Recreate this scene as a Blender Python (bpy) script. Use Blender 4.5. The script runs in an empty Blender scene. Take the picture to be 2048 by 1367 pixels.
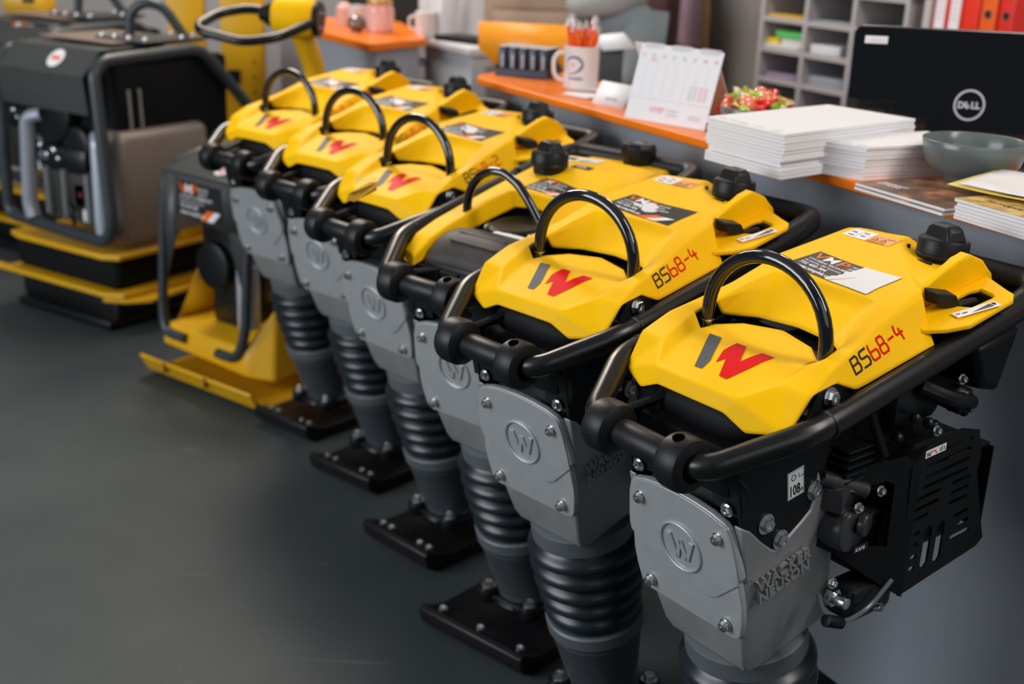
import bpy, bmesh, math, random
from mathutils import Vector, Matrix
from mathutils.bvhtree import BVHTree
random.seed(7)
C = bpy.context.scene.collection
SC = bpy.context.scene
PI = math.pi
def V(*a): return Vector(a)

# ------------------------------------------------------------------ camera
cam_d = bpy.data.cameras.new('camera'); cam = bpy.data.objects.new('camera', cam_d); C.objects.link(cam)
PITCH, ROLL = 0.3321287, 0.0402722
_f = V(0, math.cos(PITCH), -math.sin(PITCH)); _r = V(1, 0, 0); _u = _r.cross(_f)
_r2 = _r*math.cos(ROLL)+_u*math.sin(ROLL); _u2 = _u*math.cos(ROLL)-_r*math.sin(ROLL)
cam.matrix_world = Matrix(((_r2.x, _u2.x, -_f.x, 0), (_r2.y, _u2.y, -_f.y, 0), (_r2.z, _u2.z, -_f.z, 1.4), (0, 0, 0, 1)))
cam_d.sensor_width = 36; cam_d.lens = 36*2451.86/2048; cam_d.clip_start = 0.05
cam_d.dof.use_dof = True; cam_d.dof.focus_distance = 1.60; cam_d.dof.aperture_fstop = 3.6
SC.camera = cam
# ------------------------------------------------------------------ world, lights, exposure
SC.view_settings.view_transform = 'Standard'; SC.view_settings.look = 'None'
SC.view_settings.exposure = 0.56; SC.view_settings.gamma = 1.0; SC.view_settings.use_curve_mapping = False
w = bpy.data.worlds.new('world'); SC.world = w; w.use_nodes = True
w.node_tree.nodes['Background'].inputs[0].default_value = (0.62, 0.72, 0.85, 1)
w.node_tree.nodes['Background'].inputs[1].default_value = 0.07
def area(name, loc, target, sx, sy, power, col):
    d = bpy.data.lights.new(name, 'AREA'); d.shape = 'RECTANGLE'; d.size = sx; d.size_y = sy; d.energy = power; d.color = col
    o = bpy.data.objects.new(name, d); C.objects.link(o); o.location = loc
    o.rotation_euler = (Vector(target)-Vector(loc)).to_track_quat('-Z', 'Y').to_euler(); return o
area('ceiling_strip_light', (1.3, 4.6, 3.2), (0.2, 2.6, 0.8), 0.5, 3.2, 125, (1.0, 0.86, 0.72))
area('ceiling_strip_light', (-0.9, 4.4, 3.3), (-0.2, 2.9, 0.8), 0.5, 3.0, 85, (1.0, 0.90, 0.80))
area('window_and_fill_light', (-4.2, 0.4, 2.0), (0.4, 2.4, 0.5), 3.0, 2.2, 118, (0.90, 0.95, 1.0))
area('ceiling_strip_light', (1.6, 1.0, 3.0), (0.6, 2.4, 0.9), 0.4, 2.4, 36, (1.0, 0.93, 0.86))

area('window_and_fill_light', (1.2, -0.9, 2.3), (0.4, 2.2, 0.6), 2.6, 1.6, 9, (0.85, 0.92, 1.0))  # weak fill added behind the camera to lift the front faces
area('ceiling_strip_light', (1.0, 5.6, 3.2), (0.3, 4.8, 0.8), 0.6, 2.6, 60, (1.0, 0.92, 0.84))
# ------------------------------------------------------------------ materials
MT = {}
def mat(name, col, rough=0.5, metal=0.0, bump=0.0, bscale=200.0, var=0.0, vscale=8.0, coat=0.0, spec=0.5, trans=0.0, emit=None, estr=0.0, rvar=0.0):
    if name in MT: return MT[name]
    m = bpy.data.materials.new(name); m.use_nodes = True; nt = m.node_tree; b = nt.nodes['Principled BSDF']
    b.inputs['Base Color'].default_value = (*col, 1); b.inputs['Roughness'].default_value = rough; b.inputs['Metallic'].default_value = metal
    b.inputs['Specular IOR Level'].default_value = spec; b.inputs['Coat Weight'].default_value = coat
    b.inputs['Transmission Weight'].default_value = trans
    if emit: b.inputs['Emission Color'].default_value = (*emit, 1); b.inputs['Emission Strength'].default_value = estr
    tc = nt.nodes.new('ShaderNodeTexCoord')
    if var > 0 or rvar > 0:
        n = nt.nodes.new('ShaderNodeTexNoise'); n.inputs['Scale'].default_value = vscale; n.inputs['Detail'].default_value = 5
        nt.links.new(tc.outputs['Object'], n.inputs['Vector'])
        if var > 0:
            mx = nt.nodes.new('ShaderNodeMix'); mx.data_type = 'RGBA'
            mx.inputs['A'].default_value = (*[c*(1-var) for c in col], 1); mx.inputs['B'].default_value = (*[min(1, c*(1+var)) for c in col], 1)
            nt.links.new(n.outputs['Fac'], mx.inputs['Factor']); nt.links.new(mx.outputs['Result'], b.inputs['Base Color'])
        if rvar > 0:
            mr = nt.nodes.new('ShaderNodeMapRange'); mr.inputs['To Min'].default_value = max(0.02, rough-rvar); mr.inputs['To Max'].default_value = min(1, rough+rvar)
            nt.links.new(n.outputs['Fac'], mr.inputs['Value']); nt.links.new(mr.outputs['Result'], b.inputs['Roughness'])
    if bump > 0:
        n2 = nt.nodes.new('ShaderNodeTexNoise'); n2.inputs['Scale'].default_value = bscale; n2.inputs['Detail'].default_value = 3
        nt.links.new(tc.outputs['Object'], n2.inputs['Vector'])
        bp = nt.nodes.new('ShaderNodeBump'); bp.inputs['Strength'].default_value = bump; bp.inputs['Distance'].default_value = 0.002
        nt.links.new(n2.outputs['Fac'], bp.inputs['Height']); nt.links.new(bp.outputs['Normal'], b.inputs['Normal'])
    MT[name] = m; return m

YEL = mat('yellow_plastic', (0.97, 0.53, 0.0015), 0.5, bump=0.10, bscale=900, spec=0.10)
YPAINT = mat('yellow_paint', (0.72, 0.38, 0.004), 0.38, var=0.08, vscale=14, bump=0.05, bscale=60)
YPOST = mat('yellow_post_paint', (0.78, 0.42, 0.004), 0.42, var=0.1, vscale=6)
BLK = mat('black_plastic', (0.006, 0.007, 0.008), 0.42, spec=0.28, bump=0.12, bscale=700, rvar=0.06, vscale=30)
BTUBE = mat('black_powdercoat', (0.005, 0.005, 0.005), 0.30, spec=0.5)
BGLOSS = mat('glossy_black_hose', (0.006, 0.006, 0.008), 0.09, spec=0.7, coat=0.3)
BSTEEL = mat('black_sheet_steel', (0.006, 0.007, 0.008), 0.55, spec=0.2, bump=0.04, bscale=300)
BROUGH = mat('black_cast', (0.005, 0.006, 0.007), 0.36, spec=0.4, bump=0.3, bscale=120)
ALU = mat('cast_aluminium', (0.36, 0.36, 0.36), 0.44, metal=0.55, bump=0.35, bscale=1100, var=0.10, vscale=25, rvar=0.08)
ALUP = mat('machined_aluminium_cover', (0.45, 0.46, 0.47), 0.40, metal=0.45, bump=0.12, bscale=1500, var=0.09, vscale=30, rvar=0.07)
GREYD = mat('grey_clamp_band', (0.12, 0.135, 0.145), 0.5, metal=0.3, var=0.1, vscale=40)
LEG = mat('grey_plastic_leg', (0.052, 0.060, 0.070), 0.42, bump=0.2, bscale=500, var=0.1, vscale=20)
BOOT = mat('rubber_bellows', (0.010, 0.015, 0.020), 0.30, spec=0.45)
SHOE = mat('black_shoe_steel', (0.009, 0.008, 0.009), 0.40, spec=0.3, var=0.3, vscale=12, bump=0.1, bscale=50)
ZINC = mat('zinc_bolt', (0.62, 0.63, 0.62), 0.24, metal=1.0, var=0.1, vscale=200)
RED = mat('red_print', (0.72, 0.004, 0.008), 0.5, spec=0.08)
GRY = mat('grey_print', (0.10, 0.10, 0.105), 0.5, spec=0.1)
DKR = mat('dark_print', (0.02, 0.02, 0.02), 0.5, spec=0.1)
WHT = mat('white_print', (0.80, 0.80, 0.80), 0.45)
ORG = mat('orange_print', (0.85, 0.16, 0.01), 0.45, spec=0.1)
STK = mat('sticker_black', (0.02, 0.019, 0.021), 0.45, spec=0.2)

# ------------------------------------------------------------------ mesh helpers
def frame(d):
    d = Vector(d).normalized(); a = V(0, 0, 1) if abs(d.z) < 0.9 else V(1, 0, 0)
    x = a.cross(d).normalized(); return x, d.cross(x)
class MB:
    def __init__(s): s.bm = bmesh.new(); s.mats = []
    def mi(s, m):
        if m is None: return 0
        if m not in s.mats: s.mats.append(m)
        return s.mats.index(m)
    def poly(s, vs, fs, m=None, smooth=False):
        i = s.mi(m); bv = [s.bm.verts.new(v) for v in vs]; out = []
        for f in fs:
            try: q = s.bm.faces.new([bv[k] for k in f])
            except ValueError: continue
            q.material_index = i; q.smooth = smooth; out.append(q)
        return bv, out
    def box(s, c, sz, rot=None, bev=0, m=None, seg=2):
        h = [a/2 for a in sz]; vs = [V(x*h[0], y*h[1], z*h[2]) for x in (-1, 1) for y in (-1, 1) for z in (-1, 1)]
        M = rot.to_matrix() if hasattr(rot, 'to_matrix') else (Matrix.Rotation(rot, 3, 'Z') if rot is not None and not isinstance(rot, Matrix) else (rot or Matrix.Identity(3)))
        vs = [M @ v+Vector(c) for v in vs]
        bv, fs = s.poly(vs, [(0, 1, 3, 2), (4, 6, 7, 5), (0, 4, 5, 1), (2, 3, 7, 6), (0, 2, 6, 4), (1, 5, 7, 3)], m)
        if bev:
            es = list({e for f in fs for e in f.edges})
            r = bmesh.ops.bevel(s.bm, geom=es, offset=bev, segments=seg, affect='EDGES', profile=0.5)
            for f in r['faces']: f.material_index = s.mi(m)
        return s
    def ring(s, c, x, y, r, n): return [Vector(c)+x*(r*math.cos(2*PI*k/n))+y*(r*math.sin(2*PI*k/n)) for k in range(n)]
    def lathe(s, prof, o=(0, 0, 0), ax=(0, 0, 1), n=32, m=None, sx=1.0, sy=1.0, smooth=True, phase=0.0):
        x, y = frame(ax); a = Vector(ax).normalized(); o = Vector(o); i = s.mi(m); prev = None
        for r, h in prof:
            if r < 1e-6: cur = [s.bm.verts.new(o+a*h)]
            else: cur = [s.bm.verts.new(o+a*h+x*(r*sx*math.cos(2*PI*k/n+phase))+y*(r*sy*math.sin(2*PI*k/n+phase))) for k in range(n)]
            if prev is not None and (len(prev) > 1 or len(cur) > 1):
                for k in range(n):
                    q = []
                    a1, b1 = prev[k % len(prev)], prev[(k+1) % len(prev)]; a2, b2 = cur[k % len(cur)], cur[(k+1) % len(cur)]
                    for v in (a1, b1, b2, a2):
                        if v not in q: q.append(v)
                    if len(q) > 2:
                        f = s.bm.faces.new(q); f.material_index = i; f.smooth = smooth
            prev = cur
        return s
    def cyl(s, p0, p1, r, r2=None, n=20, m=None, bev=0.0):
        p0 = Vector(p0); p1 = Vector(p1); L = (p1-p0).length; r2 = r if r2 is None else r2
        if bev: pr = [(0, 0), (r-bev, 0), (r-bev*0.3, bev*0.3), (r, bev), (r2, L-bev), (r2-bev*0.3, L-bev*0.3), (r2-bev, L), (0, L)]
        else: pr = [(0, 0), (r, 0), (r2, L), (0, L)]
        return s.lathe(pr, p0, p1-p0, n, m)
    def hexnut(s, p, ax, r, h, m=None, washer=True, dome=False):
        ax = Vector(ax).normalized(); p = Vector(p)
        if washer: s.cyl(p, p+ax*h*0.25, r*1.45, n=18, m=m)
        s.lathe([(0, 0), (r, 0), (r, h*0.85), (r*0.9, h), (r*0.5, h), (r*0.45, h*0.8), (0, h*0.8)], p, ax, 6, m, smooth=False)
    def screw(s, p, ax, r, h, m=None):
        s.lathe([(0, 0), (r*1.25, 0), (r*1.25, h*0.2), (r, h*0.22), (r, h*0.8), (r*0.85, h), (r*0.5, h), (r*0.45, h*0.55), (0, h*0.55)], p, ax, 20, m)
    def path(s, pts, fil=0.0, closed=False, k=6):
        pts = [Vector(p) for p in pts]
        if not isinstance(fil, (list, tuple)) and fil <= 0: return pts
        out = []; n = len(pts)
        for i, p in enumerate(pts):
            if not closed and i in (0, n-1): out.append(p); continue
            a = pts[i-1]; b = pts[(i+1) % n]; da = (a-p); db = (b-p)
            f = fil[i] if isinstance(fil, (list, tuple)) else fil
            if f <= 0: out.append(p); continue
            t = min(f, da.length*0.49, db.length*0.49)
            A = p+da.normalized()*t; B = p+db.normalized()*t
            for j in range(k+1):
                u = j/k; out.append(A*(1-u)**2+p*2*u*(1-u)+B*u*u)
        return out
    def tube(s, pts, r, n=14, fil=0.0, closed=False, m=None, caps=True, k=6, rs=None, flat=1.0):
        P = s.path(pts, fil, closed, k); i = s.mi(m); N = len(P); T = []
        for q in range(N):
            if closed: d = P[(q+1) % N]-P[q-1]
            else: d = P[min(q+1, N-1)]-P[max(q-1, 0)]
            T.append(d.normalized())
        x, y = frame(T[0]); rings = []
        for q in range(N):
            x = (x-T[q]*x.dot(T[q])).normalized(); y = T[q].cross(x)
            rr = rs[min(q, len(rs)-1)] if rs else r
            rings.append([s.bm.verts.new(P[q]+x*(rr*math.cos(2*PI*j/n))+y*(rr*flat*math.sin(2*PI*j/n))) for j in range(n)])
        for q in range(N if closed else N-1):
            A = rings[q]; B = rings[(q+1) % N]
            for j in range(n):
                f = s.bm.faces.new((A[j], A[(j+1) % n], B[(j+1) % n], B[j])); f.material_index = i; f.smooth = True
        if caps and not closed:
            for R_ in (rings[0][::-1], rings[-1]):
                f = s.bm.faces.new(R_); f.material_index = i
        return s
    def ell(s, c, r, m=None, n=20, rot=None):
        M = Matrix.Translation(Vector(c)) @ (rot.to_4x4() if rot else Matrix.Identity(4)) @ Matrix.Diagonal((*r, 1))
        q = bmesh.ops.create_uvsphere(s.bm, u_segments=n, v_segments=max(6, n//2), radius=1, matrix=M)
        for v in q['verts']:
            for f in v.link_faces: f.material_index = s.mi(m); f.smooth = True
        return s
    def prism(s, pts, o, ux, uy, d, m=None, holes=(), bev=0.0, res=2, center=False):
        """outline in 2D (holes allowed), extruded by d along ux x uy"""
        cu = bpy.data.curves.new('tmp', 'CURVE'); cu.dimensions = '2D'; cu.fill_mode = 'BOTH'; cu.extrude = max(d/2-bev, 0); cu.bevel_depth = bev; cu.bevel_resolution = res
        if bev: cu.offset = -bev
        for pl in [pts]+list(holes):
            sp = cu.splines.new('POLY'); sp.points.add(len(pl)-1); sp.use_cyclic_u = True
            for q, p in zip(sp.points, pl): q.co = (p[0], p[1], 0, 1)
        s._curve(cu, o, ux, uy, 0 if center else d/2, m); return s
    def text(s, t, o, ux, uy, size, d=0.0003, m=None, align='LEFT', shear=0.0, xs=1.0, bold=0.0, space=1.0):
        cu = bpy.data.curves.new('tmp', 'FONT'); cu.body = t; cu.size = size; cu.extrude = d/2; cu.align_x = align; cu.shear = shear; cu.offset = bold; cu.resolution_u = 2; cu.space_character = space
        s._curve(cu, o, Vector(ux).normalized()*xs, uy, d/2, m, raw=True); return s
    def _curve(s, cu, o, ux, uy, dz, m, raw=False):
        ob = bpy.data.objects.new('tmp', cu); C.objects.link(ob); dg = bpy.context.evaluated_depsgraph_get()
        me = bpy.data.meshes.new_from_object(ob.evaluated_get(dg)); bpy.data.objects.remove(ob); bpy.data.curves.remove(cu)
        ux = Vector(ux) if raw else Vector(ux).normalized(); uy = Vector(uy); uy = (uy-ux*(uy.dot(ux)/ux.dot(ux))).normalized(); n = ux.normalized().cross(uy); o = Vector(o)
        i = s.mi(m); bv = [s.bm.verts.new(o+ux*v.co.x+uy*v.co.y+n*(v.co.z+dz)) for v in me.vertices]
        for p in me.polygons:
            try: f = s.bm.faces.new([bv[k] for k in p.vertices]); f.material_index = i
            except ValueError: pass
        bpy.data.meshes.remove(me)
    def shape(s, pts, o, ux, uy, d, m): return s.prism(pts, o, ux, uy, d, m)
    def drop(s, bvh, dirv, off, start=0.3, only=None):
        """lay every vertex onto a surface along dirv keeping its height as offset"""
        dv = Vector(dirv).normalized()
        bmesh.ops.triangulate(s.bm, faces=s.bm.faces)
        for _ in range(4):
            es = [e for e in s.bm.edges if e.calc_length() > .007]
            if not es: break
            bmesh.ops.subdivide_edges(s.bm, edges=es, cuts=1); bmesh.ops.triangulate(s.bm, faces=[f for f in s.bm.faces if len(f.verts) > 3])
        for v in s.bm.verts:
            if only and not only(v): continue
            h = v.co.dot(-dv)-s.base
            loc, n, i, dist = bvh.ray_cast(v.co-dv*(1.5-h), dv)
            if loc is not None: v.co = loc-dv*(off+h)
        return s
def obj(name, mb, m=None, parent=None, bev=0.0, seg=2, ang=35, solid=0.0, off=-1, subd=0):
    bm = mb.bm if isinstance(mb, MB) else mb
    if solid == 0: bmesh.ops.recalc_face_normals(bm, faces=bm.faces)
    me = bpy.data.meshes.new(name); bm.to_mesh(me); bm.free()
    ms = list(mb.mats) if isinstance(mb, MB) else []
    if m is not None and not ms: ms = [m]
    for q in ms: me.materials.append(q)
    for p in me.polygons: p.use_smooth = True
    me.set_sharp_from_angle(angle=math.radians(ang))
    o = bpy.data.objects.new(name, me); C.objects.link(o)
    if parent is not None: o.parent = parent
    if solid:
        q = o.modifiers.new('solid', 'SOLIDIFY'); q.thickness = solid; q.offset = off; q.use_quality_normals = True
    if bev:
        q = o.modifiers.new('bevel', 'BEVEL'); q.width = bev; q.segments = seg; q.limit_method = 'ANGLE'; q.angle_limit = math.radians(22); q.harden_normals = False; q.use_clamp_overlap = True
    if subd:
        q = o.modifiers.new('sub', 'SUBSURF'); q.levels = subd; q.render_levels = subd
    return o
def tag(o, label=None, cat=None, group=None, kind=None):
    if label: o['label'] = label
    if cat: o['category'] = cat
    if group: o['group'] = group
    if kind: o['kind'] = kind
    return o
def thing(name, label, cat, loc=(0, 0, 0), rz=0.0, group=None):
    o = bpy.data.objects.new(name, None); C.objects.link(o); o.location = loc; o.rotation_euler = (0, 0, rz); o.empty_display_size = 0.1
    return tag(o, label, cat, group)
def dup(root, loc, rz, label, skip=(), group=None):
    r = root.copy(); C.objects.link(r); r.location = loc; r.rotation_euler = (0, 0, rz); r['label'] = label
    if group: r['group'] = group
    for ch in list(root.children):
        if ch.name.split('.')[0] in skip: continue
        c = ch.copy(); C.objects.link(c); c.parent = r
        for g in ch.children:
            if g.name.split('.')[0] in skip: continue
            d = g.copy(); C.objects.link(d); d.parent = c
    return r
def mir(pts): return [(-x, y) for x, y in reversed(pts)]
# ------------------------------------------------------------------ vibratory rammer (upright tamper)
SO = V(0, 0, .6287); SU = V(0, -.235, .972); SN = V(0, -.972, -.235); SX = V(1, 0, 0)
def S(u, v, w): return SO+SX*u+SU*v+SN*w
def W_logo(mb, o, ux, uy, s, mg, mr, d):
    """grey slanted bar and red zigzag, unit box about 1 wide"""
    if mg is not None: mb.prism([(x*s, y*s) for x, y in [(0.0, 0.56), (.13, .56), (.215, .13), (.19, 0.0), (.10, .0)]], o, ux, uy, d, mg)
    mb.prism([(x*s, y*s) for x, y in [(.26, .34), (.36, .56), (.52, .60), (.60, .56), (.62, .24), (.86, .60), (1.0, .60), (.66, .03), (.57, 0), (.46, .03), (.42, .38)]], o, ux, uy, d, mr)
def hood_mesh():
    v = {}
    def P(n, x, y, z): v[n] = (x, y, z); v['-'+n] = (-x, y, z)
    P('T0', 0, -.014, .862); P('T1', .068, -.010, .860); P('F0', 0, -.022, .842); P('F1', .058, -.018, .840)
    P('F2', .092, -.014, .824); P('F3', .140, .004, .834); P('F4', .1445, .034, .879); P('E9', .148, .077, .889); P('E10', .155, .109, .876)
    P('R1', .100, .030, .880); P('R2', .104, .070, .896); P('R3', .111, .097, .904); P('R4', .108, .135, .915); P('R5', .096, .180, .935); P('G1', .085, .227, .951)
    P('C2', .138, .078, .902); P('C3', .131, .125, .915); P('C4', .123, .180, .931); P('C5', .120, .230, .9485); P('C6', .120, .272, .963)
    P('N2', .082, .035, .874); P('N3', .089, .070, .885); P('N4', .087, .086, .889); P('Q2', .088, .114, .890); P('Q1', .058, .138, .8955); P('Q0', 0, .150, .900)
    P('M0', 0, .065, .884)
    P('W0', 0, .180, .900); P('W1', .062, .173, .898); P('W2', .102, .143, .896); P('X0', 0, .222, .936); P('X1', .072, .214, .934); P('X2', .093, .172, .926)
    P('G0', 0, .233, .952)
    P('D4', .158, .255, .908); P('S2', .1424, .262, .924)
    v['-C7'] = (-.118, .425, .983); v['-D5'] = (-.150, .44, .935); v['-B5'] = (-.112, .445, .981); v['-B6'] = (-.118, .47, .935)
    v['H1'] = (-.030, .448, .985); v['H0'] = (-.028, .428, .983); v['V1'] = (.063, .318, .971); v['G2'] = (.098, .300, .965)
    v['VC'] = (-.006, .470, .962); v['V3'] = (.082, .368, .972); v['V4'] = (.084, .470, .962); v['B0'] = (-.02, .475, .93); v['B1'] = (.1, .475, .93)
    # cheek beside the filler cap (inner at x .084, outer at x .104)
    v['K1'] = (.092, .345, .983); v['K1o'] = (.104, .345, .982); v['K2'] = (.088, .372, .991); v['K2o'] = (.104, .372, .991); v['K3'] = (.088, .395, .9965); v['K3o'] = (.104, .395, .9955)
    v['K4'] = (.088, .428, .985); v['K4o'] = (.104, .428, .983); v['K5'] = (.088, .456, .960); v['K5o'] = (.104, .456, .960); v['K6'] = (.088, .468, .940); v['K6o'] = (.104, .466, .938)
    v['J1'] = (.104, .300, .962); v['J2'] = (.104, .290, .937); v['J3'] = (.104, .340, .934); v['J4'] = (.104, .450, .940)
    names = list(v); idx = {n: i for i, n in enumerate(names)}
    F = []
    def q(*n, m=True):
        F.append([idx[k] for k in n])
        if m: F.append([idx['-'+k] if '-'+k in idx else idx[k] for k in reversed(n)])
    # centre vertices share both sides
    for k in ('T0', 'F0', 'Q0', 'M0', 'W0', 'X0', 'G0'): idx['-'+k] = idx[k]
    q('T0', 'F0', 'F1', 'T1'); q('T1', 'F1', 'F2'); q('T1', 'F2', 'F3', ); q('T1', 'F3', 'R1'); q('R1', 'F3', 'F4'); q('R1', 'F4', 'C2', 'R2')
    q('T0', 'T1', 'N2', 'M0'); q('T1', 'R1', 'N2'); q('N2', 'R1', 'R2', 'N3'); q('N3', 'R2', 'R3', 'N4'); q('M0', 'N2', 'N3'); q('M0', 'N3', 'N4', 'Q2', 'Q1', 'Q0')
    q('F4', 'E9', 'C2'); q('C2', 'E9', 'E10', 'C3'); q('R2', 'C2', 'C3', 'R3'); q('R3', 'C3', 'R4'); q('R4', 'C3', 'C4', 'R5'); q('R5', 'C4', 'C5', 'G1')
    q('R5', 'G1', 'X1', 'X2'); q('R4', 'R5', 'X2'); q('R4', 'X2', 'W2'); q('X2', 'X1', 'W1', 'W2'); q('X1', 'X0', 'W0', 'W1'); q('G1', 'G0', 'X0', 'X1')
    q('E10', 'D4', 'S2', 'C4', 'C3'); q('C4', 'S2', 'C5'); q('C5', 'S2', 'C6')
    # top plane
    q('G0', 'G1', 'C5', 'C6', m=True)
    F.append([idx[k] for k in ('G0', 'C6', 'V1', 'H0')]); F.append([idx[k] for k in ('G0', 'H0', 'H1', '-B5', '-C7', '-C6')])
    F.append([idx[k] for k in ('C6', 'G2', 'V1')]); F.append([idx[k] for k in ('V1', 'G2', 'K1', 'V3')])
    F.append([idx[k] for k in ('H0', 'V1', 'V3', 'VC')]); F.append([idx[k] for k in ('H0', 'VC', 'H1')]); F.append([idx[k] for k in ('V3', 'V4', 'VC')]); F.append([idx[k] for k in ('H1', 'VC', 'B0')]); F.append([idx[k] for k in ('VC', 'V4', 'B1', 'B0')])
    F.append([idx[k] for k in ('-B5', 'H1', 'B0', '-B6')])
    F.append([idx[k] for k in ('-S2', '-C6', '-C7', '-D5')][::-1]); F.append([idx[k] for k in ('-D4', '-S2', '-D5')][::-1]); F.append([idx[k] for k in ('-C7', '-B5', '-B6', '-D5')][::-1])
    F.append([idx[k] for k in ('V3', 'K1', 'K2', 'K3', 'K4', 'K5', 'K6', 'V4')]); F.append([idx[k] for k in ('V4', 'K6', 'K6o', 'B1')])
    for a, b in (('K1', 'K2'), ('K2', 'K3'), ('K3', 'K4'), ('K4', 'K5'), ('K5', 'K6')): F.append([idx[k] for k in (a, a+'o', b+'o', b)])
    F.append([idx[k] for k in ('G2', 'J1', 'K1o', 'K1')]); F.append([idx[k] for k in ('C6', 'J2', 'J1', 'G2')]); F.append([idx[k] for k in ('C6', 'S2', 'J2')])
    F.append([idx[k] for k in ('J1', 'J2', 'J3', 'K1o')]); F.append([idx[k] for k in ('K1o', 'J3', 'J4', 'K6o', 'K5o', 'K4o', 'K3o', 'K2o')])
    return [V(*v[n]) for n in names], F
def soft(bm, cr=0.82, bcr=1.0):
    ly = bm.edges.layers.float.get('crease_edge') or bm.edges.layers.float.new('crease_edge')
    for e in bm.edges:
        if len(e.link_faces) == 2:
            try: a = math.degrees(e.calc_face_angle())
            except ValueError: a = 0
            e[ly] = cr if a > 10 else 0.55
        else: e[ly] = bcr
def surface_of(o):
    dg = bpy.context.evaluated_depsgraph_get(); ev = o.evaluated_get(dg); me = ev.to_mesh()
    bv = BVHTree.FromPolygons([v.co.copy() for v in me.vertices], [tuple(p.vertices) for p in me.polygons]); ev.to_mesh_clear(); return bv
def build_hood(parent):
    vs, F = hood_mesh(); mb = MB(); mb.poly(vs, F)
    bmesh.ops.remove_doubles(mb.bm, verts=mb.bm.verts, dist=1e-5)
    bmesh.ops.recalc_face_normals(mb.bm, faces=mb.bm.faces)
    up = sum(f.normal.z*f.calc_area() for f in mb.bm.faces)
    if up < 0: bmesh.ops.reverse_faces(mb.bm, faces=mb.bm.faces)
    soft(mb.bm)
    h = obj('hood', mb, YEL, parent, ang=180, subd=3)
    h.modifiers['sub'].levels = 3
    bv = surface_of(h)
    q = h.modifiers.new('solid', 'SOLIDIFY'); q.thickness = .004; q.offset = -1
    # side deck with its window, beside the cheek
    mb = MB(); o = V(.104, .265, .9225); ux = V(1, 0, -.02); uy = V(-.02, .168, .0285)
    mb.prism([(.040, -.018), (.060, .004), (.074, .035), (.070, .135), (.060, .152), (.046, .158), (.0, .182), (.0, .03), (.0, .0)], o, ux, uy, .007, YEL,
             holes=[[(.012, .095), (.030, .072), (.044, .080), (.047, .128), (.040, .135), (.018, .140), (.012, .125)]], bev=.002)
    obj('hood_side_deck', mb, YEL, h)
    return h, bv
def decal_top(bv, build, off=.0006, dirv=(0, 0, -1), base=0.0):
    mb = MB(); build(mb); mb.base = base; mb.drop(bv, dirv, off); return mb
def boot_profile():
    pr = [(.080, -.228)]
    n = 5
    for k in range(n):
        v0 = -.240-k*.0335; R = .104-.002*abs(k-1.5)-.0025*k
        pr += [(R-.016, v0+.004), (R-.004, v0-.004), (R, v0-.013), (R-.003, v0-.021), (R-.015, v0-.0285)]
    pr += [(.083, -.412), (.080, -.416)]
    return pr
def bolt(name, kind, p, ax, r, h, parent, m=ZINC):
    mb = MB(); (mb.hexnut if kind == 'hex' else mb.screw)(p, ax, r, h, m); return obj(name, mb, m, parent, ang=30)
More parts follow.
